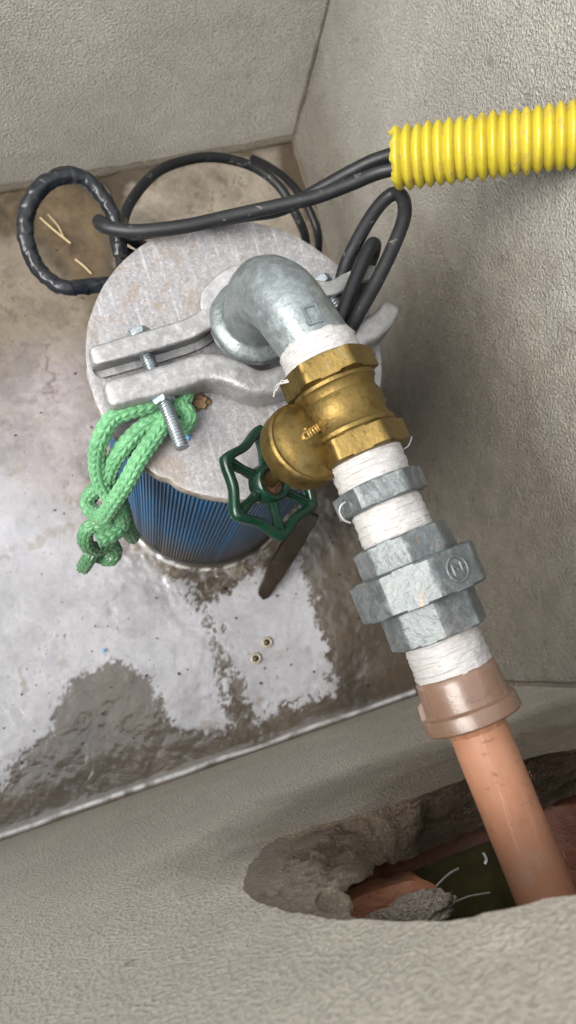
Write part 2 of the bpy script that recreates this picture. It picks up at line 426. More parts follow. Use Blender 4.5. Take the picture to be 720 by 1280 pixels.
# ------------------------------------------------------------------ chamber
BL, BR = Vector((-.95, .576, 0)), Vector((.345, .583, 0))
FR, FL = Vector((.314, -.112, 0)), Vector((-.95, -.112, 0))
RIM = .68; BOT = -.06
PUMP = Vector((.111, .184, 0)); PR = .0945

def wall(name, a, b, mat, label, out, nu=90, nv=60):
    """a straight wall whose inner face runs a->b, with uneven float marks"""
    a = a.copy(); b = b.copy(); d = (b - a); L = d.length; d.normalize()
    v = []; f = []
    for j in range(nv + 1):
        for i in range(nu + 1):
            p = a + d * (L * i / nu) + Vector((0, 0, BOT + (RIM - BOT) * j / nv))
            p -= out * (mnoise.noise(p * 9) * .0016 + mnoise.noise(p * 31) * .0006)
            if j == nv: p.z -= .004
            v.append(p)
    for j in range(nv):
        for i in range(nu):
            k = j * (nu + 1) + i; f.append((k, k + 1, k + nu + 2, k + nu + 1))
    # top and outer face
    n = len(v); top = [nv * (nu + 1) + i for i in range(nu + 1)]
    for i in top:
        q = v[i] + out * .1; q.z = RIM; v.append(q)
    for i in range(nu): f.append((top[i], top[i + 1], n + i + 1, n + i))
    n2 = len(v)
    for i in range(nu + 1): q = v[n + i].copy(); q.z = BOT; v.append(q)
    for i in range(nu): f.append((n + i, n + i + 1, n2 + i + 1, n2 + i))
    o = mesh(name, v, f, None, mat, 40)
    return tag(o, label, 'wall')

e = .10
wall('concrete_wall', BL + Vector((-e, 0, 0)), BR + Vector((e, 0, 0)), M['wall'], 'rough grey concrete wall behind the looped black cables', Vector((0, 1, 0)))
wr = (FR - BR).normalized(); outr = Vector((-wr.y, wr.x, 0));
wall('concrete_wall', BR, FR - Vector((0, .12, 0)), M['wall_right'], 'wet grey concrete wall with painted shade beside the union, the yellow conduit before it', outr if outr.x > 0 else -outr, 90, 60)
wall('concrete_wall', FL, BL, M['wall'], 'grey concrete wall on the open side opposite the yellow conduit', Vector((-1, 0, 0)), 40, 40)

# front wall with the knocked-through hole --------------------------------
YF = -.112
OUT = [(.014, -.385), (.017, -.42), (.034, -.462), (.055, -.470), (.089, -.456), (.125, -.446), (.153, -.446), (.185, -.440), (.207, -.428), (.235, -.39),
       (.25, -.33), (.225, -.275), (.17, -.242), (.135, -.248), (.112, -.258), (.092, -.268), (.074, -.279), (.058, -.298), (.044, -.316), (.028, -.345)]
oc = catmull([Vector((x, YF, HC + z)) for x, z in OUT + OUT[:1]], .004)[:-1]
ring0 = []
for i, p in enumerate(oc):
    j = mnoise.noise(p * 130) * .0030 + mnoise.noise(p * 45) * .004 + mnoise.noise(p * 420) * .0014
    q = p + Vector((mnoise.noise(p * 130 + Vector((3, 1, 2))) * .002, 0, j)); q.y = YF; ring0.append(q)
nr = len(ring0)
CC = Vector((.140, 0, HC - .392)); CRO, CRI, YC = .122, .106, -.150
v = []; f = []
# flat outer sheet as tessellated polygon with hole
xa, xb = FL.x - .1, FR.x + .06
outer = [Vector((xa, YF, BOT)), Vector((xb, YF, BOT)), Vector((xb, YF, RIM)), Vector((xa, YF, RIM))]
tri = tessellate_polygon([[Vector((p.x, p.z, 0)) for p in outer], [Vector((p.x, p.z, 0)) for p in ring0[::-1]]])
allp = outer + ring0[::-1]
MBw = MB(); MBw.add(allp, tri)
n = len(MBw.v)
top = [(xa, YF - .1, RIM), (xb, YF - .1, RIM), (xa, YF - .1, BOT), (xb, YF - .1, BOT)]
MBw.add([outer[3], outer[2], top[1], top[0], outer[2]], [(0, 1, 2, 3)])
fw = MBw.build('concrete_wall', M['wall_front'], None, 0)
tag(fw, 'pale concrete wall with a ragged hole the peach pipe runs into', 'wall')
# broken recess surface, ring by ring from the wall face down to the clay pipe
rings = [ring0]
YE = -.147
endp = [atY(px, py, y_) for px, py, y_ in [(428, 1128, -.119), (434, 1106, -.120), (452, 1089, -.124), (500, 1067, -.136), (560, 1045, YE), (609, 1027, YE), (680, 1003, YE), (760, 975, YE)]]
endp += [Vector((x_, YE, HC + z_)) for x_, z_ in [(.275, -.40), (.262, -.32), (.21, -.275), (.14, -.275), (.09, -.315)]] + [Vector((.052, -.122, HC - .335))]
ED = catmull(endp + endp[:1], .002)[:-1]
EC = Vector((.155, YE, HC - .385))
ea = np.array([math.atan2(p.z - EC.z, p.x - EC.x) for p in ED])
def end_at(a): return ED[int(np.argmin(np.abs((ea - a + PI) % (2 * PI) - PI)))]
NS = 40
ring_end = [end_at(math.atan2(p.z - EC.z, p.x - EC.x)) for p in ring0]
# even out neighbouring targets
for _ in range(6): ring_end = [(ring_end[i - 1] + ring_end[i] * 2 + ring_end[(i + 1) % nr]) / 4 for i in range(nr)]
for k in range(1, NS + 1):
    t = k / NS; R_ = []
    for p, q in zip(ring0, ring_end):
        up = max(0, min(1, (p.z - (HC - .37)) / .05))
        lf_ = max(0, min(1, (.10 - p.x) / .05)); s_ = t ** (1.5 - .7 * up + 1.2 * lf_ * (1 - up))
        w = p.lerp(q, t); w.y = p.y + (q.y - p.y) * s_
        rr = min(1, t * 5) * (1 - .35 * max(0, (t - .8) / .2))
        def nv(f_, o_): return Vector((mnoise.noise(w * f_ + Vector((o_, 0, 0))), mnoise.noise(w * f_ + Vector((5, 3, o_))), mnoise.noise(w * f_ + Vector((1, 7 + o_, 2)))))
        w2 = w + (nv(48, 0) * (.0026 + .002 * lf_) + nv(130, 3) * (.0020 + .0022 * lf_) + nv(300, 6) * .0014) * rr
        if w2.y > YF - .0004 - .002 * min(1, t * 6): w2.y = YF - .0004 - .002 * min(1, t * 6)
        R_.append(w2)
    rings.append(R_)
v = [p for r in rings for p in r]; f = []
for k in range(NS):
    for i in range(nr):
        j = (i + 1) % nr; f.append((k * nr + i, k * nr + j, (k + 1) * nr + j, (k + 1) * nr + i))
# return of the broken edge back to the clay pipe
n0 = len(v); base_ = NS * nr
for i in range(nr): q = v[base_ + i].copy(); q.y -= .003; v.append(q)
for i in range(nr): j = (i + 1) % nr; f.append((base_ + i, base_ + j, n0 + j, n0 + i))
mesh('broken_edge', v, f, fw, M['broken'], 75)

# mortar fillets in the corners
def fillet(a, b, r, name, n=60):
    P = [a.lerp(b, i / n) for i in range(n + 1)]
    P = [p + Vector((mnoise.noise(p * 40), mnoise.noise(p * 40 + Vector((2, 5, 1))), mnoise.noise(p * 30))) * r * .5 for p in P]
    vv, ff = tube(P, r, 8, lambda u, L, k: 1 + .35 * mnoise.noise(P[k] * 90))
    return mesh(name, vv, ff, None, M['mortar'], 60)
walls = [o for o in COL.objects if o.name.startswith('concrete_wall')]
j1 = fillet(BR + Vector((-.0005, 0, 0)), BR + Vector((-.0005, 0, .67)), .0028, 'mortar_joint'); j1.parent = walls[1]
j2 = fillet(Vector((-.95, .575, .002)), BR + Vector((0, -.002, .002)), .0055, 'mortar_joint'); j2.parent = walls[0]
j3 = fillet(BR + Vector((0, 0, .001)), FR + Vector((0, 0, .001)), .004, 'mortar_joint'); j3.parent = walls[1]
j4 = fillet(FR, FR + Vector((0, 0, .67)), .003, 'mortar_joint'); j4.parent = walls[1]

# clay pipe behind the hole
cp = empty('clay_pipe', (CC.x, YC, CC.z), 'broken orange terracotta drain pipe inside the hole in the wall', 'drain pipe')
n = 120; v = []; f = []
prof = []
for i in range(n):
    a = 2 * PI * i / n
    jag = .006 * mnoise.noise(Vector((math.cos(a) * 3, math.sin(a) * 3, 1))) + .004 * mnoise.noise(Vector((math.cos(a) * 11, math.sin(a) * 11, 4)))
    lft = max(0, math.cos(a - PI)) ** 2
    y0 = YC + jag - .012 * lft * 0
    d = Vector((math.cos(a), 0, math.sin(a)))
    wob = 1 + .03 * mnoise.noise(Vector((math.cos(a) * 6, math.sin(a) * 6, 8)))
    for (rr, yy) in ((CRO + .004, -.26), (CRO + .004, y0 - .003), (CRO - .001, y0), (CRI * wob + .003, y0 - .002), (CRI * wob, y0 - .006), (CRI, -.26)):
        v.append(Vector((CC.x, yy, CC.z)) + d * rr)
for i in range(n):
    j = (i + 1) % n
    for k in range(5): f.append((i * 6 + k, j * 6 + k, j * 6 + k + 1, i * 6 + k + 1))
mesh('pipe_wall', v, f, cp, M['clay'], 40)
v, f = lathe((CC.x, -.26, CC.z), (0, -1, 0), [(0, CRO + .004), (.002, CRO + .004)], 48)
mesh('pipe_end', v, f, cp, M['rust'], 0)
# water lying in the clay pipe
zw = CC.z - .083; hw = math.sqrt(CRI ** 2 - .083 ** 2) - .001
v = []; f = []
for i in range(25):
    for j in range(25):
        x_ = -hw + 2 * hw * i / 24; y_ = YC - .008 - .098 * j / 24
        v.append((CC.x + x_, y_, zw + .001 * mnoise.noise(Vector((x_ * 60, y_ * 60, 0)))))
for i in range(24):
    for j in range(24): f.append((i * 25 + j, i * 25 + j + 1, i * 25 + j + 26, i * 25 + j + 25))
tag(mesh('drain_water', v, f, None, M['gwater'], 60), 'dark greenish water lying in the broken clay pipe', 'water', None, 'structure')
# lump of grey mortar on the left of the broken pipe
def lump(name, c, r, mat, parent=None, seed=0, n=14, amp=.35, fr=60):
    bm = bmesh.new(); bmesh.ops.create_icosphere(bm, subdivisions=4, radius=1)
    off = parent_loc(parent)
    for q in bm.verts:
        d = q.co.copy(); k = 1 + amp * mnoise.noise(d * 1.7 + Vector((seed, 0, 0))) + amp * .6 * mnoise.noise(d * 4.5 + Vector((0, seed, 0)))
        q.co = Vector((d.x * r[0], d.y * r[1], d.z * r[2])) * k + Vector(c) - off
    for ff in bm.faces: ff.smooth = True
    me = bpy.data.meshes.new(name); bm.to_mesh(me); bm.free()
    return link(name, me, parent, mat)
zs_ = HC - .452
pl = [(424, 1133), (446, 1119), (490, 1106), (521, 1099), (541, 1108), (560, 1123), (540, 1142), (480, 1168), (428, 1162)]
pv = [at(px, py, zs_) for px, py in pl]; cen = sum(pv, Vector()) / len(pv); v = []; f = []
for i, p in enumerate(catmull(pv + pv[:1], .002)[:-1]):
    for (k, dz) in ((0, 0), (.55, .0035), (.93, .001), (1.0, -.002), (1.0, -.014)):
        q = cen.lerp(p, k) + Vector((0, 0, dz)); nz = mnoise.noise(q * 160) * .0022 + mnoise.noise(q * 60) * .003
        v.append(q + (Vector((nz, nz * .6, nz * .5)) if k else Vector((0, 0, .004))))
m5 = len(v) // 5
for i in range(m5):
    j = (i + 1) % m5
    for k in range(4): f.append((i * 5 + k, j * 5 + k, j * 5 + k + 1, i * 5 + k + 1))
tag(mesh('clay_shard', v, f, None, M['shard'], 40), 'broken orange clay shard at the near left of the hole', 'clay shard')
tag(lump('mortar_lump', at(512, 1146, HC - .425), (.026, .010, .0055), M['pale_mortar'], None, 3, amp=.5), 'pale grey mortar crumb behind the lip of the hole, beside the clay shard', 'mortar lump')
def curl(pts, r, lab):  # thin pale strip standing in for a highlight on the wet hole
    v, f = tube(catmull([at(*p) for p in pts], .0015), r, 8, lambda u, l, k: 1 + .5 * np.cos(2 * PI * u * 2)); tag(mesh('glint_strip', v, f, None, M['glint'], 60), lab, 'glint')
curl([(537, 1118, HC - .462), (549, 1104, HC - .463), (562, 1092, HC - .464), (573, 1086, HC - .466)], .0008, 'straight pale strip standing in for a glint on the dark water of the hole')
curl([(562, 1131, HC - .45), (585, 1121, HC - .452), (612, 1116, HC - .454)], .0006, 'curved pale strip standing in for a glint by the dark lip of the hole')
curl([(604, 1066, HC - .466), (608, 1074, HC - .466), (606, 1080, HC - .466)], .0006, 'tiny pale strip standing in for a glint close to the peach pipe in the hole')

# ground outside
v = []; f = []
R0, R1 = .0, 6.0
x0, x1, y0, y1 = -1.045, .44, -.208, .672; z = RIM - .03
v = [(x0, y0, z), (x1, y0, z), (x1, y1, z), (x0, y1, z), (-R1, -R1, z), (R1, -R1, z), (R1, R1, z), (-R1, R1, z)]
f = [(0, 1, 5, 4), (1, 2, 6, 5), (2, 3, 7, 6), (3, 0, 4, 7)]
tag(mesh('ground', v, f, None, M['soil'], 0), 'bare soil around the chamber', 'ground', None, 'structure')

# ------------------------------------------------------------------ sludge floor
def vnoise(x, y, seed):
    rs = np.random.RandomState(seed); g = rs.rand(256, 256)
    xi = np.floor(x).astype(int); yi = np.floor(y).astype(int); xf = x - xi; yf = y - yi
    xf = xf * xf * xf * (xf * (xf * 6 - 15) + 10); yf = yf * yf * yf * (yf * (yf * 6 - 15) + 10)
    a = g[xi % 256, yi % 256]; b = g[(xi + 1) % 256, yi % 256]; c = g[xi % 256, (yi + 1) % 256]; d = g[(xi + 1) % 256, (yi + 1) % 256]
    return (a * (1 - xf) + b * xf) * (1 - yf) + (c * (1 - xf) + d * xf) * yf
def fbm(x, y, seed, oct=5, gain=.55):
    s = 0; a = 1; t = 0
    for k in range(oct):
        s = s + a * (vnoise(x * 2 ** k + 17.3 * k, y * 2 ** k + 9.1 * k, seed + k) - .5); t += a; a *= gain
    return s / t * 2
def sdpoly(X, Y, P):
    """signed distance, negative inside"""
    P = np.array(P); d = np.full(X.shape, 1e9); ins = np.zeros(X.shape, bool)
    for i in range(len(P)):
        a = P[i]; b = P[(i + 1) % len(P)]; e = b - a
        wx = X - a[0]; wy = Y - a[1]; t = np.clip((wx * e[0] + wy * e[1]) / (e @ e), 0, 1)
        d = np.minimum(d, np.hypot(wx - e[0] * t, wy - e[1] * t))
        c = ((a[1] > Y) != (b[1] > Y)) & (X < (b[0] - a[0]) * (Y - a[1]) / (b[1] - a[1] + 1e-12) + a[0]); ins ^= c
    return np.where(ins, -d, d)
def fl(*pts): return [tuple(at(px, py, 0)[:2]) for px, py in pts]
st = .0017
xs = np.arange(-.622, .352, st); ys = np.arange(-.118, .590, st)
X, Y = np.meshgrid(xs, ys, indexing='ij')
n1 = fbm(X * 26, Y * 26, 11); n2 = fbm(X * 90, Y * 90, 31); n3 = fbm(X * 9, Y * 9, 51); n4 = fbm(X * 240, Y * 240, 71, 3)
W1 = fl((-220, 560), (0, 600), (70, 640), (120, 690), (180, 690), (235, 735), (270, 790), (288, 905), (232, 913), (206, 880), (194, 842), (150, 826), (108, 846), (66, 878), (58, 912), (28, 940), (-10, 985), (-260, 1120))
W2 = fl((262, 758), (318, 722), (372, 690), (388, 740), (404, 790), (416, 866), (370, 884), (318, 902), (300, 850), (276, 810))
LIL = fl((-260, 470), (0, 470), (60, 430), (110, 440), (175, 600), (190, 700), (60, 720), (-260, 680))
TAU = fl((-260, 262), (30, 290), (112, 380), (118, 450), (60, 470), (-260, 520))
BEH = fl((150, 330), (160, 230), (250, 200), (345, 192), (372, 260), (400, 330), (330, 380), (200, 400))
DRK = fl((-20, 235), (70, 225), (140, 260), (130, 380), (100, 372), (60, 300), (-20, 285))
def smooth(d, w): return np.clip(.5 - d / (2 * w), 0, 1)
n5 = fbm(X * 45 + 1.5 * n1, Y * 45 + 1.5 * n2, 131, 6, .72)
n6 = fbm(X * 75 + 2 * n1, Y * 75 + 2 * n2, 171, 4, .6)
pert = n1 * .010 + n5 * .020 + n6 * .014 + n4 * .002
wid = .0016 + .030 * np.clip((Y - .10) / .09, 0, 1) * np.clip((.06 - X) / .06, 0, 1)
w_w = np.maximum(smooth(sdpoly(X, Y, W1) + pert * 1.0, wid), smooth(sdpoly(X, Y, W2) + pert * .8, .0014))
w_f = np.maximum(smooth(sdpoly(X, Y, W1) + pert * 1.6 - .004, .007), smooth(sdpoly(X, Y, W2) + pert * 1.6 - .004, .007)) * np.clip(.35 + n5 * 1.6, 0, 1)
w_l = smooth(sdpoly(X, Y, LIL) + n1 * .03, .03)
w_t = smooth(sdpoly(X, Y, TAU) + n1 * .02 + n2 * .008, .012)
w_b = smooth(sdpoly(X, Y, BEH) + n1 * .02 + n2 * .01, .010)
w_d = smooth(sdpoly(X, Y, DRK) + n1 * .012 + n2 * .006, .006)
def c3(*c): return np.array(c)[None, None, :]
brown = c3(.056, .042, .028) * (1 + .55 * n3[..., None] + .35 * n1[..., None])  # brown sludge tone, also standing in for dark reflections
C = brown
def over(C, wgt, col, var): return C * (1 - wgt[..., None]) + wgt[..., None] * c3(*col) * (1 + var[..., None])
C = over(C, w_t, (.175, .145, .112), .45 * n1 + .5 * n5)
C = over(C, w_l, (.235, .21, .212), .40 * n1 + .45 * n5)
C = over(C, w_b, (.22, .192, .155), .5 * n1 + .5 * n5)
C = over(C, w_f * .55, (.26, .245, .235), .3 * n5)
C = over(C, w_w * np.clip(.93 + .25 * n3, 0, 1), (.33, .33, .352), .30 * n1 + .16 * n5)  # white patches: sky reflection painted into the floor colour
holes = np.clip((n5 * .6 + n4 * .5 - .47) / .05, 0, 1) * w_w
C = over(C, holes * .85, (.10, .08, .06), n2 * .4)
C = over(C, w_d, (.10, .072, .042), .6 * n5 + .4 * n1 + .3 * n2)
# mud streaks dragged through the painted white sheen
stv = np.clip((fbm(X * 14 + 2 * n1, Y * 46 + 2 * n1, 91) - .34) / .12, 0, 1) * np.clip(w_w + w_l, 0, 1)
sp_ = np.clip((n5 - .30) / .10, 0, 1) * np.clip(w_l + w_t + w_b, 0, 1) * (1 - w_w)
C = over(C, sp_ * .7, (.09, .07, .05), n2 * .3)
C = over(C, stv * .55, (.20, .165, .13), n2 * .3)
dp = np.hypot(X - PUMP.x, Y - PUMP.y)
ring = np.clip(1 - np.abs(dp - PR - .012 - .006 * n1) / .012, 0, 1) * np.clip((n2 + .25) * 2, 0, 1)
C = over(C, ring * .8, (.15, .125, .09), n2 * .4)
meniscus_glint = np.clip(1.2 - np.abs(Y - YF - .0042 - .0015 * n1) / .0022, 0, 1) * np.clip((X < .27) * 1.0, 0, 1) * np.clip(.9 + n2 * 1.2, 0, 1)
meniscus_glint = np.maximum(meniscus_glint, np.clip(1.2 - np.abs(dp - PR - .0045) / .0013, 0, 1) * np.clip((PUMP.y - Y) * 40, 0, 1) * np.clip(.8 + n2 * 2, 0, 1))
C = over(C, meniscus_glint, (.5, .5, .5), n2 * .15)  # meniscus highlight painted as a pale line along wall and casing
C = np.clip(C, .02, .85)
dw = np.minimum.reduce([X + .62, Y - YF, .58 - Y, .33 - X + (Y - .235) * .0446])
Z = .0008 * n3 + .0005 * n1 + .0004 * n2 + .0003 * w_w + .0008 * w_l
rip = np.clip(1 - np.abs(dp - PR - .018) / .03, 0, 1)
Z = Z + (1 - w_w) * (.0001 * n5 + .00006 * n4)
Z = Z + rip * (.0018 * n1 + .0018 * n2 + .0010 * n5)
front = np.clip(1 - (Y - YF) / .030, 0, 1)
Z = Z * (1 - .5 * front)
Z = Z + .0045 * np.exp(-np.clip(Y - YF, 0, 1) / .0030) + .003 * np.exp(-np.abs(dp - PR) / .0028) + .002 * np.exp(-np.clip(dw, 0, 1) / .003)
nx, ny = X.shape
vv = np.stack([X, Y, Z], -1).reshape(-1, 3)
idx = np.arange(nx * ny).reshape(nx, ny)
q = np.stack([idx[:-1, :-1], idx[1:, :-1], idx[1:, 1:], idx[:-1, 1:]], -1).reshape(-1, 4)
inside = (dp < PR - .006)[:-1, :-1].reshape(-1); q = q[~inside]
me = bpy.data.meshes.new('sludge')
me.vertices.add(len(vv)); me.vertices.foreach_set('co', vv.ravel())
me.loops.add(len(q) * 4); me.loops.foreach_set('vertex_index', q.ravel().astype(np.int32))
me.polygons.add(len(q)); me.polygons.foreach_set('loop_start', np.arange(0, len(q) * 4, 4, dtype=np.int32))
me.polygons.foreach_set('use_smooth', np.ones(len(q), bool)); me.update(calc_edges=True)
at_ = me.color_attributes.new('tone', 'FLOAT_COLOR', 'POINT')
at_.data.foreach_set('color', np.concatenate([C.reshape(-1, 3), np.ones((nx * ny, 1))], 1).ravel())
tag(link('sludge', me, None, M['sludge']), 'wet grey sludge with torn white sky reflections painted in, flooding the chamber floor', 'sludge', None, 'structure')

# ------------------------------------------------------------------ pump casing and lid
ZL = .362; LT = .0150; LR = .1006
pump = empty('pump_casing', (PUMP.x, PUMP.y, 0), 'blue ribbed casing under a round whitish metal lid, standing in sludge', 'pump')
NRIB = 190
def ribf(r, a, s, k):
    t = (a / (2 * PI) * NRIB) % 1.0
    return r + (.0014 if t < .62 else 0)
zs = [-.03, .02, .05, .09, .13, .17, .21, .25, .29, .32, ZL - LT]
v, f = lathe((PUMP.x, PUMP.y, 0), (0, 0, 1), [(z, PR - .0014) for z in zs], NRIB * 4, rfun=ribf)
cs = mesh('casing', v, f, pump, M['blue'], 25)
cs.data.materials.append(M['slot'])
for p_ in cs.data.polygons:
    if p_.vertices[0] % 4 == 3 and len(p_.vertices) == 4: p_.material_index = 1
# bottom collar just above the sludge
v, f = lathe((PUMP.x, PUMP.y, 0), (0, 0, 1), [(-.03, PR + .0014), (.010, PR + .0014), (.0135, PR + .0002)], 128, cap=False)
mesh('casing_foot', v, f, pump, M['blue'], 40)
# lid with flame-cut edge and a bite out of its rim
def lidr(r, a, s, k):
    nz = .0004 * mnoise.noise(Vector((math.cos(a) * 7, math.sin(a) * 7, 0))) + .00025 * mnoise.noise(Vector((math.cos(a) * 30, math.sin(a) * 30, s * 200)))
    da = (a - NOTCH + PI) % (2 * PI) - PI
    bite = .0016 * math.exp(-(da / .045) ** 2)
    return r + nz - (bite if r > .09 else 0)
x, y, d = frame((0, 0, 1))
nv_ = at(205, 612, ZL) - Vector((PUMP.x, PUMP.y, ZL)); NOTCH = math.atan2(nv_.dot(y), nv_.dot(x))
rr = [(ZL - LT + .0012, LR - .0025), (ZL - LT + .0022, LR - .0006), (ZL - LT * .5, LR), (ZL - .0018, LR - .0002), (ZL - .0004, LR - .0010)]
v, f = lathe((PUMP.x, PUMP.y, 0), (0, 0, 1), rr, 360, rfun=lidr, cap=False)
lid_edge = MB().add(v, f)
NR = 40; v = []; f = []; n = 360
prof = [(ZL - .0004, LR - .0010)] + [(ZL, (LR - .003) * (1 - i / NR) + .0005) for i in range(NR + 1)]
def lidtop(r, a, s, k): return lidr(r, a, s, k)
v, f = lathe((PUMP.x, PUMP.y, 0), (0, 0, 1), prof, n, rfun=lidr, cap=False)
v = [Vector((p.x, p.y, p.z + (.0006 * mnoise.noise(p * 22) if i >= 2 * n else 0))) for i, p in enumerate(v)]
lid = mesh('lid', v, f, pump, M['lid'], 50)
le = lid_edge.build('lid_rim', M['edge'], lid, 60)
vu, fu = lathe((PUMP.x, PUMP.y, 0), (0, 0, 1), [(ZL - LT, PR - .004), (ZL - LT + .0012, LR - .0025)], 96, cap=False)
mesh('lid_underside', vu, fu, lid, M['edge'], 60)

# ------------------------------------------------------------------ riser clamp
clamp = empty('pipe_clamp', (PUMP.x, PUMP.y, ZL), 'two-piece cast metal riser clamp bolted round the pipe on the lid', 'clamp')
RC_ = at(321, 392, .40); RX, RY = RC_.x, RC_.y          # riser axis
def bar(name, P, hs, ts, z0, parent, mat, seed=0, back=1):
    """cast bar: path P on plan, heights hs, thicknesses ts; rounded section"""
    Q = catmull([Vector((p[0], p[1], 0)) for p in P], .003)
    m_ = len(Q); v = []; f = []
    hh = np.interp(np.linspace(0, 1, m_), np.linspace(0, 1, len(hs)), hs); tt = np.interp(np.linspace(0, 1, m_), np.linspace(0, 1, len(ts)), ts)
    sec = []
    for a in np.linspace(0, 2 * PI, 40, endpoint=False):
        c, s_ = math.cos(a), math.sin(a); p_ = .22 if seed == 1 else .40
        sec.append((math.copysign(abs(c) ** p_, c), math.copysign(abs(s_) ** p_, s_)))
    if seed == 1: sec = [((-.35 if (a_ < -.8 and abs(b_) < .72) else a_), b_) for a_, b_ in sec]      # cored-out inner side
    ns = len(sec)
    def ring_at(o_, d, h, t, k, sh):
        nrm = Vector((-d.y, d.x, 0))
        for (a, b) in sec:
            w = Vector((o_.x, o_.y, z0)) + nrm * (a * t / 2 * sh) + Vector((0, 0, h / 2 + b * h / 2 * (1 - (1 - sh) * .6)))
            w += Vector((mnoise.noise(w * 120), mnoise.noise(w * 120 + Vector((4, 1, seed))), mnoise.noise(w * 120 + Vector((seed, 7, 1))))) * .00035
            v.append(w)
    L = 0
    for k, p in enumerate(Q):
        d = (Q[min(k + 1, m_ - 1)] - Q[max(k - 1, 0)]).normalized()
        if k == 0:
            for e_, sh in ((.0048, .35), (.0040, .68), (.0022, .9)): ring_at(p - d * e_, d, hh[0], tt[0], k, sh)
        ring_at(p, d, hh[k], tt[k], k, 1)
        if k == m_ - 1:
            for e_, sh in ((.0022, .9), (.0040, .68), (.0048, .35)): ring_at(p + d * e_, d, hh[-1], tt[-1], k, sh)
    m2 = len(v) // ns
    for k in range(m2 - 1):
        for i in range(ns):
            j = (i + 1) % ns; f.append((k * ns + i, k * ns + j, (k + 1) * ns + j, (k + 1) * ns + i))
    f.append(tuple(range(ns))); f.append(tuple((m2 - 1) * ns + i for i in range(ns)))
    return mesh(name, v, f, parent, mat, 60)
ZC = ZL + .001
zt = ZC + .024
def g(px, py, z=zt - .003): p = at(px, py, z); return (p.x, p.y)
bar('clamp_half', [g(122, 447), g(160, 436), g(200, 425), g(238, 413), g(262, 398), (RX - .022, RY + .023), (RX, RY + .033), (RX + .024, RY + .024), g(408, 362), g(440, 347), g(466, 338)],
    [.026, .026, .026, .027, .028, .030, .030, .027, .024, .022, .021], [.013, .014, .014, .014, .014, .013, .012, .012, .012, .011, .010], ZC, clamp, M['clamp'], 1)
bar('clamp_half', [g(140, 494), g(170, 486), g(215, 474), g(255, 461), g(285, 465), g(325, 480), g(372, 466), g(410, 440), g(448, 420), g(474, 404), g(488, 386)],
    [.026, .026, .026, .026, .027, .026, .026, .025, .025, .025, .023], [.019, .020, .020, .020, .019, .018, .018, .019, .019, .018, .014], ZC, clamp, M['clamp'], 5)
def thread(name, a, b, r, parent, mat, pitch=.0021, n=20):
    a, b = Vector(a), Vector(b); L = (b - a).length; st_ = pitch / 6; k = int(L / st_)
    P = [a.lerp(b, i / k) for i in range(k + 1)]
    v, f = tube(P, r, n, lambda u, l, q: 1 - .10 - .10 * np.cos(2 * PI * (l / pitch - u)))
    return mesh(name, v, f, parent, mat, 70)
zb = ZC + .016
b0 = at(176, 425, zb - .005); b1 = at(203, 497, zb); b2 = at(228, 560, zb + .006)
bd = (b1 - b0).normalized()
bolt = thread('bolt', b0 - bd * .004, b2, .0047, clamp, M['zinc'])
v, f = prism(b1, bd, 6, .0082, -.0015, .0055, .0011, phase=.5); nut = mesh('nut', v, f, bolt, M['zinc'], 30)
x, y, d = frame(bd)
# flaked blue paint on the nut's upper flat
fa = [(i, ((x * math.cos(2 * PI * (i + .5) / 6 + .5) + y * math.sin(2 * PI * (i + .5) / 6 + .5)).z)) for i in range(6)]
bi = max(fa, key=lambda q: q[1])[0]; th = 2 * PI * (bi + .5) / 6 + .5
nn = x * math.cos(th) + y * math.sin(th); tt_ = bd.cross(nn)
pc = b1 + nn * (.0082 * math.cos(PI / 6) + .0002)
mesh('paint_mark', [pc + tt_ * (.0037 * math.cos(a) * (1 + .2 * math.sin(3 * a))) + bd * (.002 + .0024 * math.sin(a)) for a in np.linspace(0, 2 * PI, 20, endpoint=False)], [tuple(range(20))], bolt, M['bpaint'], 0)
v, f = prism(b0, bd, 6, .0082, -.0065, -.001, .0011, phase=.2); mesh('nut', v, f, bolt, M['zinc'], 30)
c0 = at(404, 358, zb); c1 = at(452, 428, zb)
cd = (c1 - c0).normalized()
bolt2 = thread('bolt', c0 - cd * .004, c1 + cd * .012, .0043, clamp, M['zinc'])
v, f = prism(c1, cd, 6, .0082, -.0035, .003, .0011, phase=.4); mesh('nut', v, f, bolt2, M['zinc'], 30)
v, f = prism(c0, cd, 6, .0082, -.0060, .000, .0011, phase=.2); mesh('nut', v, f, bolt2, M['zinc'], 30)

# ------------------------------------------------------------------ the pipe run
ZR = HC - .400
RS = .957
A0 = at(399, 441, ZR); A1 = at(523, 728, ZR)
dA = (A1 - A0).normalized()
B1 = at(684, 1126, ZR - .003); dB = (B1 - A1).normalized()
def onA(px, py):
    p = at(px, py, ZR); return (p - A0).dot(dA)
def sA(s): return A0 + dA * s
ELB = .0212; ELR = .0265
# elbow: street elbow, female bead at the bottom
elbow = empty('pipe_elbow', (RX, RY, ZC + .02), 'galvanised grey iron elbow rising from the lid clamp', 'pipe elbow')
hd = Vector((A0.x - RX, A0.y - RY, 0)); hl = hd.length; hdn = hd.normalized()
zb0 = ZC + .022
br_ = .030
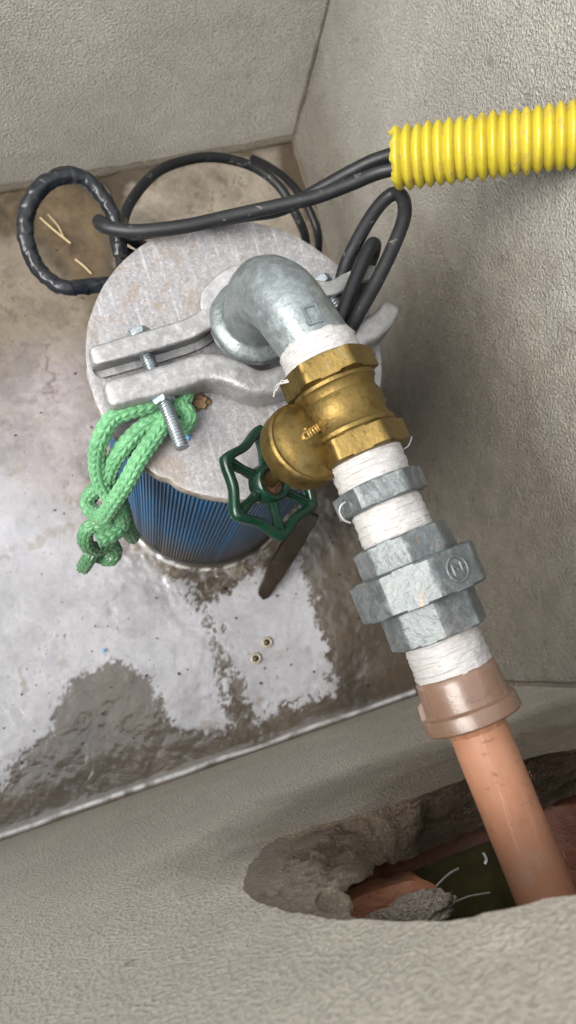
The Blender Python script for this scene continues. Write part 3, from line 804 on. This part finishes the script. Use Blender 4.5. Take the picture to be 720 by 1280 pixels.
# path: rises, bends towards the valve
c_in = Vector((RX, RY, ZR - br_)); P = [Vector((RX, RY, zb0)), Vector((RX, RY, (zb0 + ZR - br_) / 2))]
for i in range(0, 25):
    a = PI / 2 * i / 24; P.append(Vector((RX, RY, ZR - br_)) + hdn * (br_ * (1 - math.cos(a))) + Vector((0, 0, br_ * math.sin(a))))
P.append(A0 - dA * .004); P.append(A0 + dA * .004)
P = [p for i, p in enumerate(P) if i == 0 or (p - P[i - 1]).length > .0008]
Q = catmull(P, .0012)
Ls = [0]
for i in range(1, len(Q)): Ls.append(Ls[-1] + (Q[i] - Q[i - 1]).length)
LT_ = Ls[-1]
def elr(u, l, k):
    t = l / LT_
    r = ELB * (1.0 - .03 * np.clip((t - .6) / .4, 0, 1))
    bead = .0062 * (1 if l < .009 else max(0, 1 - (l - .009) / .004)) + .0016 * math.exp(-((l - .0065) / .0018) ** 2) + .0016 * math.exp(-((l - .0012) / .0016) ** 2)
    seam = .0004 * np.exp(-(((u - .37 + .5) % 1 - .5) / .010) ** 2)
    return (r + bead + seam) / 1.0
v, f = tube(Q, 1.0, 72, elr)
v = [p + (Vector((mnoise.noise(p * 90), mnoise.noise(p * 90 + Vector((3, 3, 1))), mnoise.noise(p * 90 + Vector((7, 1, 1))))) * .0005) for p in v]
mesh('elbow_body', v, f, elbow, M['galv'], 60)
# raised foundry mark near the outlet
mk = at(390, 394, ZR + ELB - .001)
def surf_frame(p, n_): n_ = Vector(n_).normalized(); t = (dA - n_ * dA.dot(n_)).normalized(); return t, n_.cross(t), n_
def rectring(c, n_, a, b, w, h):
    t, s_, n_ = surf_frame(c, n_); v = []
    for zz_ in (-.001, h):
        for (k, e_) in ((1, 0), (1, 1)):
            for (i, j) in ((-1, -1), (1, -1), (1, 1), (-1, 1)):
                v.append(c + t * (i * (a - e_ * w)) + s_ * (j * (b - e_ * w)) + n_ * zz_)
    f = []
    for i in range(4):
        j = (i + 1) % 4
        f += [(8 + i, 8 + j, 12 + j, 12 + i), (i, j, 8 + j, 8 + i), (4 + j, 4 + i, 12 + i, 12 + j)]
    return v, f
nmk = (Vector((0, 0, 1)) + Vector((hdn.y, -hdn.x, 0)) * -.05)
v, f = rectring(Vector((mk.x, mk.y, ZR + ELB * 1.0)), nmk, .0055, .0042, .0011, .0007); mesh('foundry_mark', v, f, elbow, M['galv'], 30)

def tape(name, o, d, s0, s1, r0, r1, parent, seed=0):
    n = 110; k = max(8, int((s1 - s0) / .00035)); prof = [(s0 + (s1 - s0) * i / k, r0 + (r1 - r0) * i / k) for i in range(k + 1)]
    def rf(r, a, s, q):
        t = (s - s0) / (s1 - s0)
        e_ = min(1, min(t, 1 - t) * 9)
        w = .00030 * (((s + .0016 * a / PI + .0009 * math.sin(a * 2 + seed)) / .0047) % 1.0) + .00024 * (((s - .0024 * math.sin(a + seed * 2) - .0006 * math.sin(3 * a)) / .0034) % 1.0)
        w += .00008 * math.cos(2 * PI * s / .0021)
        w += .0006 * mnoise.noise(Vector((math.cos(a) * 2, math.sin(a) * 2, s * 260 + seed))) + .0004 * mnoise.noise(Vector((math.cos(a) * 5, math.sin(a) * 5, s * 1100 + seed)))
        return r - .0013 * (1 - e_) + w - .0004
    v, f = lathe(o, d, prof, n, rfun=rf)
    for i in range(n):                                   # ragged ends
        a = 2 * PI * i / n
        for q in range(6):
            g_ = .0011 * mnoise.noise(Vector((math.cos(a) * 4, math.sin(a) * 4, seed))) * (1 - q / 6)
            v[q * n + i] = v[q * n + i] + d * g_; v[(k - q) * n + i] = v[(k - q) * n + i] - d * g_
    return mesh(name, v, f, parent, M['tape'], 40)
def strand(o, pts, r, parent, mat=None, name='tape_strand'):
    v, f = tube(catmull(pts, .0006), r, 6); return mesh(name, v, f, parent, mat or M['tape'], 60)

s_t1 = onA(420, 492)
valve = empty('gate_valve', sA(onA(432, 512)), 'brass gate valve with a round dark green handwheel hanging below it', 'valve')
tape('thread_tape', A0, dA, -.006, .0085, .0232, .0236, valve, 1)
s0 = .0075; s1 = onA(459, 572)
Lv = s1 - s0
hexl = .0135
rv = .0262 / math.cos(PI / 6) * .985
m_ = MB()
v, f = prism(A0, dA, 6, .0294, s0, s0 + hexl, 0.0011, phase=.30, rough=.0002); m_.add(v, f)
v, f = prism(A0, dA, 6, .0294, s1 - hexl, s1, 0.0011, phase=.30, rough=.0002); m_.add(v, f)
mid = (s0 + s1) / 2
prof = [(s0 + hexl - .001, .0240), (s0 + hexl + .001, .0252), (s0 + hexl + .0028, .0250), (s0 + hexl + .0042, .0236), (s0 + hexl + .008, .0226), (mid - .004, .0240), (mid + .003, .0243), (s1 - hexl - .009, .0230),
        (s1 - hexl - .0046, .0240), (s1 - hexl - .0030, .0254), (s1 - hexl - .001, .0254), (s1 - hexl + .001, .0240)]
v, f = lathe(A0, dA, prof, 64); m_.add(v, f)
m_.build('valve_body', M['brass'], valve, 32)
WC = at(337, 604, HC - .468); aW = Vector((-.42, .10, -.90)).normalized()
VC = sA(mid + .001)
aV = Vector((-.40, -.12, -.91)).normalized()
DC = at(384, 553, HC - .398)
# cylinder of the body branching to the bonnet
v, f = lathe(DC, aV, [(-.0095, .0001), (-.0094, .004), (-.0089, .008), (-.0078, .012), (-.0060, .0160), (-.0036, .0195), (-.0014, .0216), (-.0012, .0228), (-.0016, .0238), (-.0008, .0248), (.0006, .0252), (.0080, .0252), (.0110, .0244), (.0122, .019)], 96)
N0 = VC + Vector((0, 0, -.008)); NE = DC + aV * .010 - N0; nb_ = lathe(N0, NE.normalized(), [(.0, .0150), (NE.length * .35, .0140), (NE.length * .7, .013), (NE.length, .012)], 64)
m_ = MB().add(v, f); m_.add(*nb_); v, f = m_.v, m_.f
mesh('valve_branch', v, f, valve, M['brass'], 40)
v, f = prism(DC, aV, 6, .0205, .010, .018, .0016); mesh('bonnet', v, f, valve, M['brass'], 30)
v, f = lathe(DC, (WC - DC).normalized(), [(.012, .0125), (.022, .0110), (.026, .0075), (.030, .005), ((WC - DC).length, .0040)], 32); mesh('stem', v, f, valve, M['brass'], 40)

# handwheel
def wheel():
    x, y, d = frame(aW, (0, 1, 0)); R = .0322; MBt = MB(); n = 120; NSP = 6
    # pick phase so that one spoke points to the photo's top corner
    tp = at(320, 538, HC - .468) - WC; ph = math.atan2(tp.dot(y), tp.dot(x))
    def rad(a):
        k = abs(math.sin(3 * (a - ph)))          # 0 at the spokes, 1 between
        return R * (1.05 - .185 * k ** 1.3)
    v = []; f = []; ns = 14
    for i in range(n):
        a = 2 * PI * i / n; r = rad(a); er = x * math.cos(a) + y * math.sin(a)
        thick = .0029 + .0008 * (1 - abs(math.sin(3 * (a - ph))))
        for j in range(ns):
            b = 2 * PI * j / ns; cb, sb = math.cos(b), math.sin(b)
            v.append(WC + er * (r + math.copysign(abs(cb) ** .7, cb) * thick) + d * (math.copysign(abs(sb) ** .7, sb) * .0040 - .0005))
    for i in range(n):
        i2 = (i + 1) % n
        for j in range(ns):
            j2 = (j + 1) % ns; f.append((i * ns + j, i2 * ns + j, i2 * ns + j2, i * ns + j2))
    MBt.add(v, f)
    for k in range(NSP):
        a = ph + 2 * PI * k / NSP; er = x * math.cos(a) + y * math.sin(a); et = d.cross(er)
        v = []; f = []
        for t in np.linspace(.010, R * .99, 10):
            wd = .0027 + .0012 * abs(t - .02) / .012; hh_ = .0022
            off = d * (-.0002 + .0015 * (1 - t / R))
            for (p_, q_) in ((-1, -.55), (-.7, -.8), (-.28, -1), (-.2, -1.75), (.2, -1.75), (.28, -1), (.7, -.8), (1, -.55), (1, .7), (.6, 1), (-.6, 1), (-1, .7)):
                v.append(WC + er * t + et * (p_ * wd) + d * (q_ * hh_) + off)
        for i in range(9):
            for j in range(12): f.append((i * 12 + j, i * 12 + (j + 1) % 12, (i + 1) * 12 + (j + 1) % 12, (i + 1) * 12 + j))
        MBt.add(v, f)
    # hub ring
    v, f = lathe(WC, d, [(-.0050, .0086), (-.0062, .0096), (-.0062, .0118), (-.0048, .0130), (.0045, .0136), (.0058, .0125), (.0058, .008)], 48, cap=False); MBt.add(v, f)
    v, f = lathe(WC, d, [(-.0050, .0087), (-.001, .0082)], 48, cap=False); MBt.add(v, f)
    w = MBt.build('handwheel', M['green'], valve, 38)
    v, f = lathe(WC, d, [(-.0022, .0088), (-.0028, .0078), (-.0032, .0046)], 40); mesh('washer', v, f, w, M['rust'], 30)
wheel()
v, f = lathe(WC, -aW, [(-.002, .0036), (.0060, .0034), (.0068, .0028)], 24); mesh('stem_tip', v, f, valve, M['brass_light'], 30)

def text_mesh(body, size, depth, name, parent, mat, origin, xdir, ydir, shear=0.0):
    cu = bpy.data.curves.new(name, 'FONT'); cu.body = body; cu.size = size; cu.extrude = depth; cu.align_x = 'CENTER'; cu.align_y = 'CENTER'; cu.shear = shear; cu.bevel_depth = .00018; cu.resolution_u = 3
    to = bpy.data.objects.new(name + '_tmp', cu); COL.objects.link(to)
    dg = bpy.context.evaluated_depsgraph_get(); me = bpy.data.meshes.new_from_object(to.evaluated_get(dg))
    bpy.data.objects.remove(to)
    X_ = Vector(xdir).normalized(); N_ = X_.cross(Vector(ydir)).normalized(); Y_ = N_.cross(X_)
    off = parent_loc(parent)
    for q in me.vertices: q.co = Vector(origin) + X_ * q.co.x + Y_ * q.co.y + N_ * q.co.z - off
    me.name = name
    return link(name, me, parent, mat)

# boss plate with cast lettering on the shoulder of the valve
bx, by, bd_ = frame(-aV, (0, 1, 0))
LBL = VC + aV * .0175
txt_dir = (at(390, 533, .44) - at(360, 556, .44)).normalized()
pl_n = -aV
txt_dir = (txt_dir - pl_n * txt_dir.dot(pl_n)).normalized()
# -- hex nipple
nip = empty('hex_nipple', sA(onA(471, 618)), 'narrow galvanised hex nipple between two white tape wraps', 'pipe fitting')
sN = onA(471, 619); sU = onA(497, 672)
tape('thread_tape', A0, dA, s1 - .002, sN - .005, .0222, .0214, nip, 4)
tape('thread_tape', A0, dA, sN + .005, sU + .003, .0208, .0213, nip, 8)
v, f = prism(A0, dA, 6, .0276, sN - .0066, sN + .0066, .0009, phase=.26, rough=.0002); mesh('nipple_hex', v, f, nip, M['galv_union'], 30)
# union
uni = empty('pipe_union', A1, 'big galvanised pipe union with an eight-sided collar nut', 'pipe union')
sC = 0.0
v, f = prism(A0, dA, 8, .0288, sU, (A1 - A0).length - .007, .0010, phase=.30, rough=.0003); mesh('union_end', v, f, uni, M['galv_union'], 24)
pcol = .10
v, f = prism(A1, dA * .5 + dB * .5, 8, .0385, -.0112, .0112, .0014, phase=pcol, rough=.0003); mesh('collar_nut', v, f, uni, M['galv_union'], 24)
def sB(s): return A1 + dB * s
def onB(px, py): return (at(px, py, ZR) - A1).dot(dB)
sE = onB(550, 795)
v, f = prism(A1, dB, 8, .0285, .006, sE, .0010, phase=.22, rough=.0004); mesh('union_end', v, f, uni, M['galv_union'], 24)
# cast mark on the collar: ring and zigzag
dM = (dA + dB).normalized(); x, y, d = frame(dM)
mp = at(577, 707, ZR + .02)
best = None
for i in range(8):
    th = 2 * PI * (i + .5) / 8 + pcol; nn = x * math.cos(th) + y * math.sin(th)
    c_ = A1 + nn * (.0385 * math.cos(PI / 8)); 
    sc_ = nn.z * .78 + nn.x * .62
    if best is None or sc_ > best[0]: best = (sc_, nn, c_, th)
_, nn, c_, th = best
tt_ = dM.cross(nn).normalized()
def relief(pts, r, parent, mat, closed=False):
    v, f = tube(pts, r, 8); return v, f
mm = MB()
cc = c_ - nn * .0014
ringp = [cc + (tt_ * math.cos(a) + dM * math.sin(a)) * .0065 for a in np.linspace(0, 2 * PI, 49)]
mm.add(*tube(ringp, .0009, 8, cap=False))
for p0, p1 in (((-.0028, -.003), (-.0028, .003)), ((-.0028, .003), (.0028, -.003)), ((.0028, -.003), (.0028, .003))):
    mm.add(*tube([cc + tt_ * p0[0] + dM * p0[1], cc + tt_ * p1[0] + dM * p1[1]], .0009, 8))
mm.build('cast_mark', M['galv_union'], uni, 60)
# nipple mark on its left flat
x, y, d = frame(dA)
best = None
for i in range(6):
    th = 2 * PI * (i + .5) / 6 + .26; nn = x * math.cos(th) + y * math.sin(th); sc_ = nn.z * .4 - nn.x
    if best is None or sc_ > best[0]: best = (sc_, nn)
nn = best[1]; cc = sA(sN) + nn * (.0276 * .957 * math.cos(PI / 6)); tt_ = dA.cross(nn).normalized()
mm = MB(); mm.add(*tube([cc + (tt_ * math.cos(a) * .0042 + dA * math.sin(a) * .0036) for a in np.linspace(0, 2 * PI, 33)], .0004, 6, cap=False))
mm.add(*tube([cc + tt_ * .001 - dA * .0018, cc - tt_ * .001, cc + tt_ * .0012 + dA * .0018], .0004, 6))
mm.build('cast_mark', M['galv_union'], nip, 60)
# loose tape loop beside the nipple, frayed threads
strand(0, [sA(sN - .002) + nn * .0228 + tt_ * .0, sA(sN - .001) + nn * .0262, sA(sN + .002) + nn * .0275 + tt_ * .002, sA(sN + .0065) + nn * .0262 + tt_ * .003, sA(sN + .009) + nn * .0225 + tt_ * .004], .0006, nip)
e0 = at(503, 562, ZR + .004)
strand(0, [e0 + Vector((-.004, 0, -.002)), e0, e0 + Vector((.0035, .001, .002)), e0 + Vector((.0065, .005, .003))], .00035, nip)
e1 = at(357, 478, ZR + .002)
strand(0, [e1 + Vector((.006, -.001, .004)), e1, at(346, 482, ZR - .004), at(342, 496, ZR - .008)], .0006, valve)
strand(0, [e1 + Vector((.006, .001, .004)), e1 + Vector((0, .001, 0)), at(352, 476, ZR), at(345, 489, ZR - .004)], .00045, valve)
# plastic pipe and coupling
pp = empty('plastic_pipe', sB(onB(590, 900)), 'peach plastic pipe with a brown coupling running down into the wall hole', 'pipe')
s5 = onB(567, 838); s6 = onB(589, 902)
tape('thread_tape', A1, dB, sE - .002, s5 + .003, .0214, .0222, pp, 12)
def coup(r, a, s, k): return r
v, f = lathe(A1, dB, [(s5 - .001, .0195), (s5, .0222), (s5 + .001, .0230), (s5 + .004, .0233), (s6 - .0100, .0243), (s6 - .0092, .0250), (s6 - .0086, .0268), (s6 - .0075, .0272), (s6 - .001, .0276), (s6, .0268), (s6 + .0002, .0235), (s6 - .003, .0172)], 96)
cpl = mesh('coupling', v, f, pp, M['coupling'], 35)
x, y, d = frame(dB)
for th in (math.radians(200), math.radians(-10)):
    er = x * math.cos(th) + y * math.sin(th); et = d.cross(er); v = []
    for (s_, r_) in ((s5 + .009, .0215), (s5 + .0115, .0252), (s6 - .0085, .0258), (s6 - .0085, .0215)):
        for w in (-.0022, .0022): v.append(A1 + dB * s_ + er * r_ + et * w)
    mesh('rib', v, [(0, 1, 3, 2), (2, 3, 5, 4), (4, 5, 7, 6), (0, 2, 4, 6), (1, 7, 5, 3), (0, 6, 7, 1)], cpl, M['coupling'], 0)
sF = (B1 - A1).length + .075
v, f = lathe(A1, dB, [(s6 - .006, .0163)] + [(s6 - .006 + (sF - s6) * i / 30, .0163) for i in range(1, 31)], 64)
v = [p + Vector((mnoise.noise(p * 60), mnoise.noise(p * 60 + Vector((1, 2, 3))), mnoise.noise(p * 60 + Vector((4, 2, 3))))) * .0002 for p in v]
mesh('pipe_tube', v, f, pp, M['pipe'], 60)
# squeezed-out glue at the coupling mouth
v, f = lathe(A1, dB, [(s6 - .001, .0168), (s6 + .0012, .0186), (s6 + .003, .0172), (s6 + .0055, .0160)], 96, rfun=lambda r, a, s, k: r + (.0010 * mnoise.noise(Vector((math.cos(a) * 5, math.sin(a) * 5, k))) if k in (1, 2) else 0), cap=False)
mesh('glue_bead', v, f, pp, M['pipe'], 60)
# shavings stuck to the pipe
for k in range(26):
    s_ = random.uniform(s6 + .01, sF - .09); th = random.uniform(.2, PI - .2) ; er = x * math.cos(th) + y * math.sin(th); et = d.cross(er); L_ = random.uniform(.001, .004); dd = (et * random.uniform(-1, 1) + dB * random.uniform(-1, 1)).normalized()
    p0 = A1 + dB * s_ + er * .01655
    if k < 10: strand(0, [p0, p0 + dd * L_ * .5 + er * .0003, p0 + dd * L_], .00022, pp, M['pipe'], 'scratch_curl')

# lettering on the valve shoulder (raised)
text_mesh('cimm', .0088, .0012, 'cast_lettering', valve, M['brass_light'], DC - aV * .0090 + (at(379, 548, .44) - at(384, 553, .44)), txt_dir, pl_n.cross(txt_dir), .2)

RS = 1.0
# ------------------------------------------------------------------ conduit and cables
K0 = at(492, 199, HC - .4255); 
w_ = RC @ np.array([722 - 360.0, 168 - 640.0, 970.0]) * (.468 / 970); K1 = Vector((w_[0], w_[1], w_[2] + HC))
kd = (K1 - K0).normalized(); kl = (K1 - K0).length
con = empty('corrugated_conduit', K0, 'dirty yellow corrugated conduit coming out of the wall with cables inside', 'conduit')
pitch = kl / 17.0; NP = 24; prof = []
for i in range(NP * 10 + 1):
    t = i / 10.0; ph = t % 1
    w = .5 - .5 * math.cos(2 * PI * ph); w = w ** .55
    prof.append((t * pitch, .0162 + .0032 * w))
def cr(r, a, s, k):
    e_ = r + .0006 * mnoise.noise(Vector((math.floor(s / pitch) * 3.3, 0, math.cos(a) * .6))) + .0003 * mnoise.noise(Vector((math.cos(a) * 3, math.sin(a) * 3, s * 90)))
    return e_
v, f = lathe(K0, kd, prof, 72, rfun=cr, cap=False)
n = 72
# inner skin and jagged cut
for i in range(n):
    a = 2 * PI * i / n; j = .0030 * mnoise.noise(Vector((math.cos(a) * 2.2, math.sin(a) * 2.2, 3))) + .0016 * mnoise.noise(Vector((math.cos(a) * 9, math.sin(a) * 9, 5)))
    for k in range(0, 7): v[k * n + i] = v[k * n + i] + kd * j * (1 - k / 7.0)
nb = len(v)
x, y, d = frame(kd)
for k, (s_, r_) in enumerate(((.0004, .0150), (.02, .0148), (NP * pitch, .0148))):
    for i in range(n):
        a = 2 * PI * i / n; v.append(K0 + kd * s_ + (x * math.cos(a) + y * math.sin(a)) * r_ + ((v[i] - (K0 + (x * math.cos(a) + y * math.sin(a)) * .0162)).dot(kd) * kd if k == 0 else Vector()))
for i in range(n):
    j = (i + 1) % n
    f.append((j, i, nb + i, nb + j)); f.append((nb + j, nb + i, nb + n + i, nb + n + j)); f.append((nb + n + j, nb + n + i, nb + 2 * n + i, nb + 2 * n + j))
ch = mesh('conduit_hose', v, f, con, M['yellow'], 50)
ga = ch.data.color_attributes.new('groove', 'FLOAT_COLOR', 'POINT')
gvals = []
for i in range(len(v)):
    w = .0
    if i < nb: w = max(0.0, min(1.0, (.0178 - prof[i // n][1]) / .0016))
    gvals += [w, w, w, 1]
ga.data.foreach_set('color', gvals)
def cable(name, pts, r, mat, label, cat='cable', group=None, n=20, rf=None, step=.002):
    P = catmull([at(*p) if not isinstance(p, Vector) else p for p in pts], step)
    v, f = tube(P, r, n, rf or (lambda u, l, k: 1 + .02 * mnoise.noise(P[k] * 30)))
    return tag(mesh(name, v, f, None, mat, 60), label, cat, group)
h = lambda x_: HC - x_
kk = K0 + kd * .03
# the pair that leaves the conduit to the left
cable('power_cable', [kk + kd * .03 + Vector((0, .004, .004)), kk + Vector((0, .004, .004)), (478, 197, h(.432)), (440, 214, h(.444)), (400, 236, h(.456)), (350, 262, h(.470)), (300, 270, h(.478)), (235, 282, h(.492)), (175, 292, h(.515)), (160, 292, h(.545)), (180, 288, h(.60)), (215, 290, h(.66))],
      0.0045, M['rubber'], 'upper black cable of the pair running from yellow conduit to lid')
cable('power_cable', [kk + kd * .03 + Vector((0, -.004, -.004)), kk + Vector((0, -.004, -.004)), (482, 213, h(.436)), (440, 229, h(.446)), (395, 246, h(.455)), (345, 258, h(.463)), (290, 270, h(.470)), (230, 283, h(.476)), (170, 289, h(.482)), (132, 284, h(.488)), (124, 277, h(.500)), (131, 280, h(.518)), (160, 296, h(.54)), (190, 315, h(.58))],
      .0047, M['rubber_dusty'], 'lower black cable of the pair, folded back at its end beyond the lid')
# arc behind the lid
cable('power_cable', [(152, 335, h(.60)), (150, 300, h(.60)), (162, 255, h(.61)), (195, 216, h(.63)), (235, 200, h(.65)), (272, 197, h(.66)), (315, 208, h(.67)), (348, 232, h(.675)), (370, 268, h(.68)), (382, 300, h(.70)), (378, 340, h(.74))],
      .0046, M['rubber_dusty'], 'black cable arching over the sludge behind the lid')
cable('power_cable', [(316, 198, h(.80)), (336, 208, h(.78)), (358, 224, h(.76)), (376, 245, h(.75)), (390, 270, h(.75)), (398, 298, h(.76)), (396, 340, h(.80))],
      .0044, M['rubber'], 'short black cable arc by the far corner, outside the big arc')
cable('power_cable', [(186, 330, h(.57)), (165, 322, h(.56)), (150, 312, h(.555)), (146, 290, h(.56)), (150, 275, h(.58))], .0058, M['rubber'], 'short black cable bend rising at the left rim of the lid')
# taped loop
TP = [(150, 320, h(.545)), (148, 290, h(.540)), (136, 258, h(.535)), (112, 228, h(.53)), (84, 219, h(.525)), (54, 232, h(.525)), (36, 258, h(.53)), (32, 292, h(.535)), (44, 330, h(.54)), (66, 353, h(.54)), (84, 360, h(.54)), (110, 358, h(.545)), (150, 355, h(.55))]
def tapef(u, l, k):
    s = (l / .0105 - u) % 1.0
    fat = 1 + .16 * math.exp(-((l - .105) / .045) ** 2) + .10 * math.exp(-((l - .22) / .02) ** 2)
    w = np.array([mnoise.noise(Vector((math.cos(2 * PI * q) * 2.4, math.sin(2 * PI * q) * 2.4, l * 190))) for q in u])
    return fat * (1 + .10 * s + .13 * w)
cable('taped_cable', TP, .0052, M['etape'], 'thick cable loop wrapped in shiny black tape at the far left of the lid', 'cable', None, 28, tapef, .0009)
# pair looping up beside the elbow
cable('power_cable', [(420, 405, h(.475)), (428, 345, h(.47)), (446, 302, h(.462)), (470, 262, h(.455)), (490, 243, h(.449)), (503, 247, h(.443)), (505, 272, h(.440)), (490, 312, h(.443)), (468, 357, h(.450)), (446, 396, h(.456)), (426, 436, h(.470))],
      .0047, M['rubber_dusty'], 'black cable making a tall loop under the conduit mouth beside the elbow')
cable('power_cable', [(412, 436, h(.470)), (428, 393, h(.462)), (444, 350, h(.458)), (459, 316, h(.457)), (467, 305, h(.460)), (466, 318, h(.472)), (452, 352, h(.482)), (438, 385, h(.484))],
      .0048, M['rubber_dusty'], 'black cable with a low bend lying between elbow and taller loop')

# ------------------------------------------------------------------ rope
rope = empty('rope', at(150, 580, h(.49)), 'green braided rope knotted to the clamp bolt and hanging off the lid', 'rope')
NC = 10
def braid(u, l, k):
    c_ = np.floor(u * NC); fr = u * NC - c_; sg = np.where(c_ % 2 == 0, 1.0, -1.0)
    ph = l / .0052 + sg * (fr - .5) * .75
    b = np.abs(np.sin(PI * ph)) ** .7 * np.sin(PI * np.clip(fr, .02, .98)) ** .45
    return .82 + .23 * b
def ropep(name, pts, r=.0057):
    P = catmull([at(*p) for p in pts], .0007)
    v, f = tube(P, r, 60, braid); return mesh(name, v, f, rope, M['rope'], 0 or 75)
ropep('loop', [(212, 486, h(.476)), (188, 505, h(.475)), (162, 513, h(.474)), (140, 524, h(.475)), (125, 550, h(.478)), (121, 575, h(.490)), (125, 600, h(.503)), (138, 622, h(.515)), (150, 640, h(.525)), (152, 655, h(.535)), (140, 668, h(.535)), (122, 676, h(.534))])
ropep('loop', [(226, 500, h(.481)), (204, 518, h(.481)), (176, 537, h(.481)), (152, 562, h(.484)), (139, 584, h(.495)), (137, 600, h(.508)), (146, 616, h(.53)), (154, 640, h(.545)), (160, 662, h(.56)), (166, 672, h(.575))])
ropep('loop', [(222, 500, h(.477)), (208, 524, h(.478)), (193, 547, h(.479)), (173, 576, h(.482)), (159, 602, h(.490)), (143, 626, h(.503)), (130, 644, h(.518)), (116, 640, h(.53)), (110, 627, h(.532)), (118, 614, h(.527)), (134, 606, h(.52))])
ropep('knot', [(208, 484, h(.482)), (232, 490, h(.480)), (227, 506, h(.478)), (236, 520, h(.479)), (230, 533, h(.481)), (220, 532, h(.482))])
ropep('knot', [(150, 642, h(.54)), (134, 654, h(.535)), (117, 656, h(.535)), (107, 666, h(.54)), (109, 682, h(.55)), (122, 686, h(.56)), (138, 680, h(.565)), (144, 690, h(.575)), (138, 699, h(.58)), (126, 696, h(.585)), (118, 688, h(.575)), (112, 697, h(.575)), (104, 710, h(.59))], .0054)

# ------------------------------------------------------------------ small things
tag(lump('mud_lump', at(250, 503, ZL + .001), (.0060, .0052, .0028), M['mud'], None, 2, amp=.6), 'crumbly brown mud clot on the lid beside the rope knot', 'mud')
tag(lump('plastic_scrap', at(233, 546, ZL + .0015), (.0026, .0022, .0016), M['scrap'], None, 8, amp=.3), 'bright blue plastic scrap on the lid by the bolt tip', 'scrap')
tag(lump('plastic_scrap', at(130, 813, .0035), (.0020, .0018, .0012), M['scrap'], None, 5), 'tiny dark blue scrap in the painted white sheen below the rope', 'scrap')
# wooden stick against the casing
p0 = at(373, 668, .06); p1 = at(345, 715, .022); p2 = at(327, 748, -.004)
v = []; f = []
Pk = [at(388, 640, .10), p0, p1, p2]; wd = [.010, .0105, .011, .0075]
Q = catmull(Pk, .006); dn = (p2 - p0).normalized(); sx = dn.cross(Vector((0, 0, 1))).normalized(); ny_ = sx.cross(dn)
for k, p in enumerate(Q):
    t = k / (len(Q) - 1); w = np.interp(t, [0, .3, .7, .95, 1], wd + [.003])
    for (a, b) in ((-1, -.5), (-.85, .5), (-.2, .75), (.85, .5), (1, -.5)):
        v.append(p + sx * (a * w + .0008 * mnoise.noise(p * 80 + Vector((a, 0, 0)))) + ny_ * b * .005)
for k in range(len(Q) - 1):
    for i in range(5): f.append((k * 5 + i, k * 5 + (i + 1) % 5, (k + 1) * 5 + (i + 1) % 5, (k + 1) * 5 + i))
f.append((0, 1, 2, 3, 4)); f.append(tuple((len(Q) - 1) * 5 + i for i in range(5)))
tag(mesh('wooden_stick', v, f, None, M['wood'], 30), 'dark wet wooden stick poking out of the sludge against the casing', 'stick')
# bubbles
for (px, py, lab) in ((320, 823, 'lower left of two small brown bubbles in the painted white sheen'), (334, 803, 'upper right of two small brown bubbles in the painted white sheen')):
    c_ = at(px, py, .002); b = empty('bubble', c_, lab, 'bubble', 'bubbles in the painted white sheen')
    v, f = lathe(c_, (0, 0, 1), [(-.001, .0066), (.0006, .0060), (.0016, .0046), (.0012, .0036), (.0002, .0032)], 32, cap=False); mesh('rim', v, f, b, M['bubble'], 60)
    v, f = lathe(c_, (0, 0, 1), [(.0, .0034), (.0010, .0026), (.0016, .0012), (.0017, .0002)], 24); mesh('core', v, f, b, M['core'], 60)
# grit and crumbs scattered over the sludge
gm_ = MB(); rg = random.Random(4)
for k in range(170):
    px, py = rg.uniform(-20, 500), rg.uniform(300, 1000); p = at(px, py, .0012)
    if (p - PUMP).length < PR + .012 or p.y < YF + .012 or p.x > .28: continue
    r_ = rg.choice([.0006, .0008, .0009, .0012, .0017]); m0 = len(gm_.v)
    pts = [Vector((math.cos(a) * rg.uniform(.6, 1.3), math.sin(a) * rg.uniform(.6, 1.3), 0)) for a in np.linspace(0, 2 * PI, 7)[:-1]]
    gm_.add([p + q * r_ for q in pts] + [p + q * r_ * .5 + Vector((0, 0, r_ * .8)) for q in pts], [(i, (i + 1) % 6, 6 + (i + 1) % 6, 6 + i) for i in range(6)] + [tuple(range(6, 12))])
tag(gm_.build('grit', M['core'], None, 60), 'dark grit scattered over the wet floor sludge', 'grit', None, 'stuff')
# straw afloat by the taped loop
def straw(pts, r, lab):
    v, f = tube(catmull([at(px, py, z_) for px, py, z_ in pts], .002), r, 6, lambda u, l, k: 1 + .3 * np.sin(u * 2 * PI)); tag(mesh('straw', v, f, None, M['straw'], 60), lab, 'straw', 'bits of straw afloat')
straw([(50, 272, .003), (68, 288, .004), (88, 304, .003)], .0010, 'long bit of straw afloat inside the taped cable loop')
straw([(60, 268, .003), (72, 282, .005), (79, 296, .003)], .0007, 'thin bit of straw lying alongside the long one inside the taped loop')
straw([(94, 324, .003), (104, 332, .004), (114, 342, .003)], .0009, 'short bit of straw nearest the lid inside the taped loop')
straw([(113, 222, .003), (126, 230, .004), (136, 242, .003)], .0011, 'pale bit of straw just outside the taped loop near the back wall')
